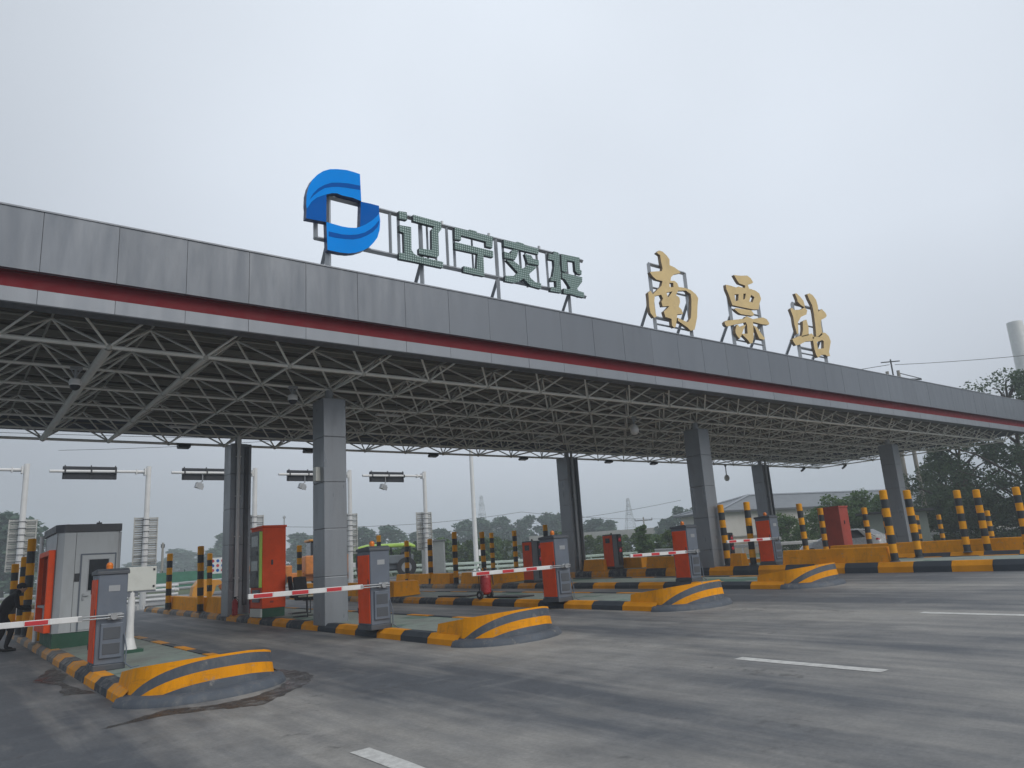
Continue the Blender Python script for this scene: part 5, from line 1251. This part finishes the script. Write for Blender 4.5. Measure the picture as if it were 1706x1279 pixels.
mb = MB(); mb.tube((0, 0, 17.3), (-1.6, 0, 17.7), .06, 8); mb.tube((0, 0, 17.3), (1.6, 0, 17.7), .06, 8); mb.box((-1.8, 0, 17.7), (.8, .3, .12)); mb.box((1.8, 0, 17.7), (.8, .3, .12)); mb.build('lamp_arm', WHITE, t)
t = thing('white_mast', 'thick white mast rising behind the roof at the right edge of the picture', 'mast', (78.9, 24.1, gz(78, 24)))
mb = MB(); mb.tube((0, 0, 0), (0, 0, 19.6), .82, 24, r2=.66); mb.build('shaft', WHITE, t)
mb = MB(); mb.box((1.6, -1.5, 18.6), (3.6, .3, 1.3), rz=R(-40)); mb.build('side_bracket', WHITE, t, bevel=.05)
mb = MB(); mb.box((.95, -1.2, 18.55), (.5, .06, .5), rz=R(-40)); mb.build('dark_mark', DARK, t)
def wire(lab, pts, sag, r=.03):
    mb = MB(); P = []
    for a, b in zip(pts[:-1], pts[1:]):
        a, b = Vector(a), Vector(b)
        for k in range(13):
            f_ = k / 12; p = a.lerp(b, f_); p.z -= sag * 4 * f_ * (1 - f_); P.append(p)
    for a, b in zip(P[:-1], P[1:]): mb.tube(a, b, r, 5, caps=False)
    return tag(mb.build('power_line', WIRE), lab, 'power line', 'overhead wires')
wire('thin overhead wire sagging above the roof edge from the twin pole to the right', [(62.3, 28.1, 15.3), (76, 8.0, 15.0)], .5, .022)
wire('thin overhead wire running left from the twin pole above the roof', [(61.8, 28.3, 15.3), (10, 95, 16.5)], 1.5, .025)
wire('overhead wire under the roof edge in the leftmost opening, upper one', [(-6, 95, 20.1), (50, 78, 17.2)], .4, .03)
wire('overhead wire under the roof edge in the leftmost opening, lower one', [(-6, 95, 18.2), (50, 78, 16.7)], .4, .03)
wire('overhead wire strung from the left to the tall white mast', [(36.0, 115, 9.2), (82, 105, 9.6), (150, 110, 8.6)], 1.2, .035)
wire('lower overhead wire between the far trees and the tall white mast', [(36.0, 115, 7.7), (82, 105, 7.0)], .5, .03)
wire('overhead wire rising towards the middle front column', [(84, 124, 8.0), (119, 100, 11.0)], .8, .04)
t = thing('twin_utility_pole', 'twin concrete utility pole with a cross arm poking above the right end of the roof', 'utility pole', (61.9, 28.2, gz(60, 28)))
for dx, dy in ((-.38, .38), (.38, -.38)):
    mb = MB(); mb.tube((dx, dy, 0), (dx * .8, dy * .8, 14.1), .19, 10, r2=.13); mb.build('pole', POLEC, t)
mb = MB(); mb.bar((-1.0, 1.0, 13.5), (1.5, -1.5, 13.2), .10); mb.bar((.3, -.3, 13.9), (1.5, -1.5, 13.25), .05); mb.tube((0, 0, 13.6), (0, 0, 15.1), .06, 8); mb.bar((-.55, .55, 14.9), (.5, -.5, 14.9), .07); mb.build('cross_arm', WIRE, t)
def utility_pole(lab, x, y, h, arm=1.6):
    t = thing('utility_pole', lab, 'utility pole', (x, y, gz(x, y)), R(-38), 'far single utility poles')
    mb = MB(); mb.tube((0, 0, 0), (0, 0, h), .20, 8, r2=.13); mb.build('pole', POLEC, t)
    mb = MB(); mb.bar((-arm, 0, h - .6), (arm, 0, h - .6), .13)
    for q in (-arm, 0, arm): mb.tube((q, 0, h - .6), (q, 0, h - .2), .07, 6)
    mb.build('cross_arm', WIRE, t)
utility_pole('small utility pole with a cross arm above the leafy sapling', 105.6, 98.2, 7.0)
utility_pole('dark utility pole just left of the rightmost lane sign pole', 77.5, 132.5, 9.2, .3)
utility_pole('thin utility pole standing between the booth and the leftmost bollards', 24.4, 109.7, 5.8, .2)
utility_pole('utility pole rising beside the pale trees left of the nearest column', 71.0, 190.0, 15.5, .3)
def pylon(lab, x, y, h, w):
    t = thing('pylon', lab, 'pylon', (x, y, .6), R(30), 'lattice power pylons far away')
    mb = MB(); lv = [0, .18, .34, .48, .60, .71, .81, .90, 1.0]
    def ring(f): q = w * (1 - f) ** 1.15 * .5 + .35; return [Vector((sx * q, sy * q, f * h)) for sx, sy in ((-1, -1), (1, -1), (1, 1), (-1, 1))]
    for a, b in zip(lv[:-1], lv[1:]):
        A, B = ring(a), ring(b)
        for k in range(4):
            mb.bar(A[k], B[k], .10); mb.bar(A[k], B[(k + 1) % 4], .045); mb.bar(A[(k + 1) % 4], B[k], .045); mb.bar(B[k], B[(k + 1) % 4], .05)
    mb.build('lattice', STEEL, t)
    mb = MB()
    for f, L in ((.72, 3.6), (.86, 2.8), (.97, 1.8)):
        for s in (-1, 1): mb.bar((0, 0, f * h + .6), (s * L, 0, f * h), .16); mb.bar((0, 0, f * h - .3), (s * L, 0, f * h), .16)
    mb.build('cross_arm', STEEL, t)
pylon('far lattice pylon standing free between the second back column and the middle column', 191, 184, 19.0, 5.0)
pylon('far lattice pylon close behind the tall white mast', 173, 247, 26.5, 6.0)

# ================================================================ buildings
wh = thing('warehouse', 'long pale warehouse with a grey hipped roof behind the middle column', 'warehouse', (78, 59.4, .5), -math.atan2(.28, .96))
L_, D_ = 52, 9
mb = MB(); mb.span((0, 0, -1), (L_, D_, 5.28)); mb.build('wall', WALLC, wh)
mb = MB(); ov = .7; zr = 7.4; ze = 5.3
V = [(-ov, -ov, ze), (L_ + ov, -ov, ze), (L_ + ov, D_ + ov, ze), (-ov, D_ + ov, ze), (8, D_ / 2, zr), (L_ - 8, D_ / 2, zr)]
mb.add(V, [(0, 1, 5, 4), (1, 2, 5), (2, 3, 4, 5), (3, 0, 4), (0, 3, 2, 1)]); rf = mb.build('roof', ROOFC, wh)
mb = MB(); mb.bar((-ov, -ov, ze + .05), (8, D_ / 2, zr + .05), .22); mb.bar((8, D_ / 2, zr + .05), (L_ - 8, D_ / 2, zr + .05), .22); mb.bar((-ov, D_ + ov, ze + .05), (8, D_ / 2, zr + .05), .22); mb.build('ridge_cap', ALU_LOW, rf)
mb = MB(); mb.span((-ov - .05, -ov - .08, ze - .22), (L_ + ov, -ov - .01, ze + .02)); mb.span((-ov - .09, -ov, ze - .22), (-ov - .01, D_ + ov, ze + .02)); mb.build('eave_trim', DARKROOF, rf)
for k in range(4):
    mb = MB(); x = 8 + k * 11; mb.span((x, -.03, 3.0), (x + 2.2, .02, 4.2)); f_ = mb.build('window', STEEL, wh)
    mb = MB(); mb.span((x + .1, -.05, 3.1), (x + 2.1, -.035, 4.1)); mb.build('pane', GLASS, f_)
t = thing('boundary_wall', 'beige garden wall behind the leafy sapling', 'wall', (54.5, 45.2, .5), R(-38))
mb = MB(); mb.span((0, 0, 0), (6, .3, 1.75)); mb.build('wall', paint('beige render', (0.40, 0.34, 0.28), 0.85, 0.1), t)
mb = MB(); mb.span((-.05, -.05, 1.75), (6.05, .35, 1.85)); mb.build('coping', CONC, t)
t = thing('flat_roof_hut', 'pale grey green hut with a thin dark flat roof behind the silver car', 'hut', (46.8, 24.6, .35), R(-62))
mb = MB(); mb.span((-.2, 0, 0), (3.4, 3, 2.55)); mb.build('wall', paint('grey green cladding', (0.30, 0.345, 0.32), 0.6, 0.06), t)
mb = MB(); mb.span((-.6, -.4, 2.56), (3.8, 3.3, 2.68)); mb.build('roof', DARKROOF, t)
mb = MB(); mb.span((1.6, -.03, 1.3), (2.6, .02, 2.2)); mb.build('window', GLASS, t)
t = thing('overpass', 'far concrete overpass behind the free standing signal cabinet', 'overpass', (118, 124, .5), R(-45))
mb = MB(); mb.box((8, 0, 4.6), (46, 7, .9)); mb.box((8, -3.4, 5.4), (46, .25, .8)); mb.build('deck', CONC, t)
for x in (-8, 4, 16):
    mb = MB(); mb.box((x, 0, 2.1), (1.0, 5.5, 4.2)); mb.build('pier', CONC, t)
mb = MB(); mb.add([(20, -4, 0), (36, -4, 0), (36, 4, 0), (20, 4, 0), (24, -3.4, 4.2), (36, -3.4, 4.2), (36, 3.4, 4.2), (24, 3.4, 4.2)], [(0, 1, 5, 4), (1, 2, 6, 5), (2, 3, 7, 6), (3, 0, 4, 7), (4, 5, 6, 7)]); mb.build('abutment', CONC, t)
t = thing('net_fence', 'dark green net fence beyond the lanes right of the cream box', 'fence', (16.8, 77.6, .75), R(-30))
mb = MB(); mb.box((2.5, 0, .85), (8, .05, 1.7)); mb.build('net', MESHGREEN, t)
for k in range(5):
    mb = MB(); mb.tube((-1.5 + k * 2, .05, 0), (-1.5 + k * 2, .05, 1.9), .05, 6); mb.build('post', GREENP, t)

# ================================================================ trees and shrubs
def leaf_cloud(mb, c, rad, n, size, rnd):
    c = Vector(c)
    for _ in range(n):
        while True:
            p = Vector((rnd.uniform(-1, 1), rnd.uniform(-1, 1), rnd.uniform(-1, 1)))
            if .12 < p.length < 1: break
        p = p * (p.length ** -.35)                       # thin out towards the middle
        q = c + Vector((p.x * rad[0], p.y * rad[1], p.z * rad[2])) * rnd.uniform(.75, 1.12)
        a = Vector((rnd.gauss(0, 1), rnd.gauss(0, 1), rnd.gauss(0, .7))).normalized()
        b = a.cross(Vector((rnd.gauss(0, 1), rnd.gauss(0, 1), rnd.gauss(0, 1)))).normalized()
        s = size * rnd.uniform(.55, 1.35)
        mb.add([q - a * s, q + b * s * .55, q + a * s, q - b * s * .55], [(0, 1, 2, 3)])
def make_tree(name, lab, cat, h, rx, z0, nclump, nleaf, lsize, seed, leaf, group, trunk_r=None, shape='round', limbs=True, spread=(.26, .46)):
    rnd = random.Random(seed)
    t = thing(name, lab, cat, (0, 0, 0), 0, group)
    tr = MB(); tr_r = trunk_r or h * .022
    lean = Vector((rnd.uniform(-.05, .05) * h, rnd.uniform(-.05, .05) * h, 0))
    pts = [Vector((0, 0, 0)) + lean * f_ + Vector((rnd.uniform(-.02, .02) * h, rnd.uniform(-.02, .02) * h, h * .86 * f_)) * (1 if f_ else 0) for f_ in (0, .25, .5, .75, 1.0)]
    pts[0] = Vector((0, 0, -.2))
    for k in range(4): tr.tube(pts[k], pts[k + 1], tr_r * (1 - .22 * k), 8, r2=tr_r * (1 - .22 * (k + 1)))
    cr = MB()
    for k in range(nclump):
        f_ = (k + .5) / nclump
        z = z0 + (h * .95 - z0) * f_
        if shape == 'round': w = math.sin(math.pi * clampf(.12 + f_ * .83, 0, 1)) ** .7
        elif shape == 'column': w = (.55 + .45 * math.sin(math.pi * f_ ** .8)) * (1 - .55 * f_ ** 3)
        else: w = 1 - .75 * f_
        a = k * 2.399 + rnd.uniform(-.5, .5)
        rr = rx * w * (rnd.uniform(.25, .85))
        c = Vector((math.cos(a) * rr, math.sin(a) * rr, z)) + lean * (z / h)
        s = rx * rnd.uniform(*spread) * (.6 + .4 * w)
        leaf_cloud(cr, c, (s, s, s * rnd.uniform(.6, .95)), max(8, int(nleaf / nclump * rnd.uniform(.6, 1.4))), lsize, rnd)
        if limbs:
            zt_ = clampf(z - rr * .7, h * .12, h * .8); base = lean * (zt_ / h) + Vector((0, 0, zt_))
            tr.tube(base, base.lerp(c, .55) + Vector((0, 0, .03 * h)), tr_r * .42, 6, r2=tr_r * .25); tr.tube(base.lerp(c, .55) + Vector((0, 0, .03 * h)), c, tr_r * .25, 5, r2=tr_r * .1)
    tr.build('trunk', BARK, t, fix=False)
    cr.build('crown', leaf, t, fix=False)
    return t
far = [make_tree('poplar_tree', '-', 'tree', 11, 3.6, .8, 30, 3400, .36, 11 + k, LEAF_FAR, 'hazy trees in the far rows', shape=('column', 'round', 'column')[k], limbs=False) for k in range(3)]
FAR = [  # x, y, height, width factor, label
 (77.5, 158.1, 10.4, 1.15, 'hazy far tree, left of two, right of the nearest column'), (82.5, 154.3, 10.2, 1.2, 'hazy far tree, right of two, right of the nearest column'),
 (91.5, 159.0, 8.6, 1.2, 'hazy far tree at the left end of the long far row'), (97.1, 156.2, 9.4, 1.2, 'hazy far tree just left of the tall white mast'), (101.6, 152.3, 10.8, 1.1, 'hazy far tree just right of the tall white mast'),
 (104.9, 149.9, 11.0, 1.0, 'hazy far tree second right of the tall white mast'), (108.5, 147.0, 11.3, 1.1, 'hazy far tree over the free standing thin bollards'), (113.1, 143.4, 10.9, 1.0, 'hazy far tree left of the beacon of the third barrier'),
 (117.6, 139.8, 11.2, 1.1, 'hazy far tree above the beacon of the third barrier'), (121.0, 137.0, 12.0, 1.15, 'hazy far tree touching the second back column on its left'),
 (118.8, 126.6, 8.6, 1.5, 'hazy far tree right beside the second back column'), (122.2, 124.2, 8.1, 1.4, 'hazy far tree above the free standing signal cabinet'),
 (116.7, 102.7, 7.0, 1.15, 'hazy far tree left of the warehouse corner'), (118.6, 100.6, 9.0, .9, 'hazy far tree rising tallest left of the middle front column'), (121.0, 98.9, 8.6, .9, 'hazy far tree touching the middle front column'),
 (8.1, 133.4, 12.6, 1.5, 'hazy far tree top above the leftmost sign panel'), (3.8, 135.0, 13.0, 1.4, 'hazy far tree at the very left edge'),
 (62.0, 208.0, 12.6, 1.5, 'pale far tree peeking left of the left back column'), (77.9, 196.6, 11.6, 1.3, 'pale far tree between kiosk and nearest column'), (80.5, 195.3, 10.4, 1.3, 'pale far tree touching the nearest column on its left'),
 (70, 290, 12.0, 2.2, 'very pale distant tree above the net fence'), (82, 286, 11.0, 2.2, 'very pale distant tree above the notice board'), (58, 292, 9.0, 2.4, 'very pale distant tree right of the cream box'), (92, 281, 12.0, 2.2, 'very pale distant tree near the left back column'),
 (150, 205, 9.5, 2.0, 'very pale distant tree behind the gap in the far row'), (176, 190, 9.0, 2.2, 'very pale distant tree right of the far overpass'),
]
for n_, (x, y, h, wf, lab) in enumerate(FAR):
    p = far[n_ % 3]
    o = p if n_ < 3 else copy_tree(p)
    s = h / 11.0
    o.location = (x, y, .7); o.scale = (s * wf * 1.25, s * wf * 1.25, s); o.rotation_euler = (0, 0, n_ * 1.7); o['label'] = lab
shr = [make_tree('shrub', '-', 'shrub', 3.2, 2.1, .1, 14, 1500, .17, 31 + k, (LEAF_MID, LEAF_BRIGHT)[k], 'shrubs along the far guard rail', .05, limbs=False) for k in range(2)]
NS = 15
for k in range(NS):
    f_ = k / (NS - 1); x, y = 33.5 + 28 * f_ + random.uniform(-.4, .4), 71.0 - 14.5 * f_ + random.uniform(-1.5, 1.5)
    o = shr[k % 2] if k < 2 else copy_tree(shr[k % 2])
    o.location = (x, y, .65); s = random.uniform(.8, 1.12); o.scale = (s * 1.15, s * 1.15, s); o.rotation_euler = (0, 0, random.uniform(0, 6))
    where = ('left of the rightmost sign pole', 'beside the rightmost sign pole', 'left of the tall white mast', 'just behind the tall white mast', 'right of the tall white mast', 'over the thin bollards', 'left of the third barrier cabinet', 'right of the second back column')[min(7, k // 2)]
    o['label'] = 'green shrub of the far hedge %s, %s one' % (where, ('left', 'right')[k % 2])
o = make_tree('sapling', 'leafy green sapling with two pointed tops left of the fourth barrier cabinet', 'sapling', 2.9, 1.15, .3, 16, 2600, .11, 51, LEAF_MID, None, .05, 'cone'); o.location = (45.3, 42.4, .75)
o = make_tree('sapling', 'lower leafy sapling right beside the two topped one', 'sapling', 2.4, 1.3, .2, 14, 2200, .11, 52, LEAF_BRIGHT, None, .05, 'round'); o.location = (46.9, 41.3, .72)
BIG = [
 (56.5, 18.6, 11.6, 5.2, 1.6, 61, 'largest dark tree at right, its top showing over the roof end'), (59.5, 23.8, 9.0, 4.6, 1.2, 62, 'dark broad tree directly right of the right front column'),
 (54.5, 14.0, 10.6, 4.8, 1.2, 63, 'dark tree at the right edge below the roof corner'), (66.0, 27.5, 7.0, 4.0, 1.0, 64, 'dark tree further back behind the twin utility pole'),
 (53.0, 10.2, 9.5, 4.5, 1.0, 65, 'dark tree beyond the right edge of the picture'), (62.0, 13.0, 12.4, 5.5, 2.0, 66, 'tall dark tree behind the others at the far right')]
for (x, y, h, rx, z0, sd, lab) in BIG:
    o = make_tree('roadside_tree', lab, 'tree', h, rx, z0, 40, 11500, .115, sd, LEAF_DARK, 'dark trees beyond the right end', .24, spread=(.14, .30)); o.location = (x, y, gz(x, y) - .05)
bsh = [make_tree('bush', '-', 'bush', 4.2, 2.6, .15, 18, 4200, .13, 71 + k, (LEAF_MID, LEAF_DARK)[k], 'bushes behind the right lanes', .06, limbs=True) for k in range(2)]
BUSH = [(57.5, 34.4, 3.3, 0, 'green bush right of the dull red kiosk top'), (60.5, 34.0, 4.3, 0, 'taller green bush behind the dull red kiosk'), (63.0, 33.2, 4.6, 0, 'tallest green bush left of the right front column'), (61.0, 30.5, 3.9, 0, 'green bush touching the right front column'),
        (54.5, 35.2, 3.0, 0, 'low green bush in front of the warehouse wall'), (55.5, 24.0, 3.4, 1, 'dark bush just right of the right front column'), (54.5, 21.0, 3.6, 1, 'dark bush below the broad dark tree'), (53.5, 18.0, 3.2, 1, 'dark bush behind the bollard pair'),
        (51.5, 15.0, 3.4, 1, 'dark bush right of the bollard pair'), (50.0, 12.4, 3.3, 1, 'dark bush at the right edge of the picture'), (49.5, 9.5, 3.2, 1, 'dark bush beyond the right edge of the picture'), (58.0, 28.0, 3.6, 1, 'dark bush below the twin utility pole')]
used = [0, 0]
for (x, y, h, k, lab) in BUSH:
    o = bsh[k] if not used[k] else copy_tree(bsh[k]); used[k] = 1
    s = h / 4.2; o.location = (x, y, gz(x, y) - .05); o.scale = (s * 1.1, s * 1.1, s); o.rotation_euler = (0, 0, x * 3.1); o['label'] = lab
# undergrowth in front of the right hand trees reads as one mass
mb = MB(); rnd = random.Random(5)
for k in range(70):
    f_ = rnd.random(); x, y = 47 + 9 * f_ + rnd.uniform(-1.5, 1.5), 7 + 20 * f_ + rnd.uniform(-2, 2)
    leaf_cloud(mb, (x, y, gz(x, y) + .4), (.9, .9, .55), 60, .12, rnd)
tag(mb.build('undergrowth', LEAF_DARK, fix=False), 'dark undergrowth at the foot of the right hand trees', 'undergrowth', kind='stuff')

# ================================================================ haze
mb = MB(); mb.span((-430, -70, -3), (430, 430, 34))
hz = mb.build('haze', []); tag(hz, kind='stuff')
m = bpy.data.materials.new('haze air'); m.use_nodes = True; n_, l_ = m.node_tree.nodes, m.node_tree.links; n_.clear()
o_ = n_.new('ShaderNodeOutputMaterial'); v_ = n_.new('ShaderNodeVolumePrincipled')
v_.inputs['Color'].default_value = (0.84, 0.92, 1.0, 1); v_.inputs['Density'].default_value = 0.0019; v_.inputs['Anisotropy'].default_value = 0.0
l_.new(v_.outputs[0], o_.inputs['Volume']); hz.data.materials.append(m)
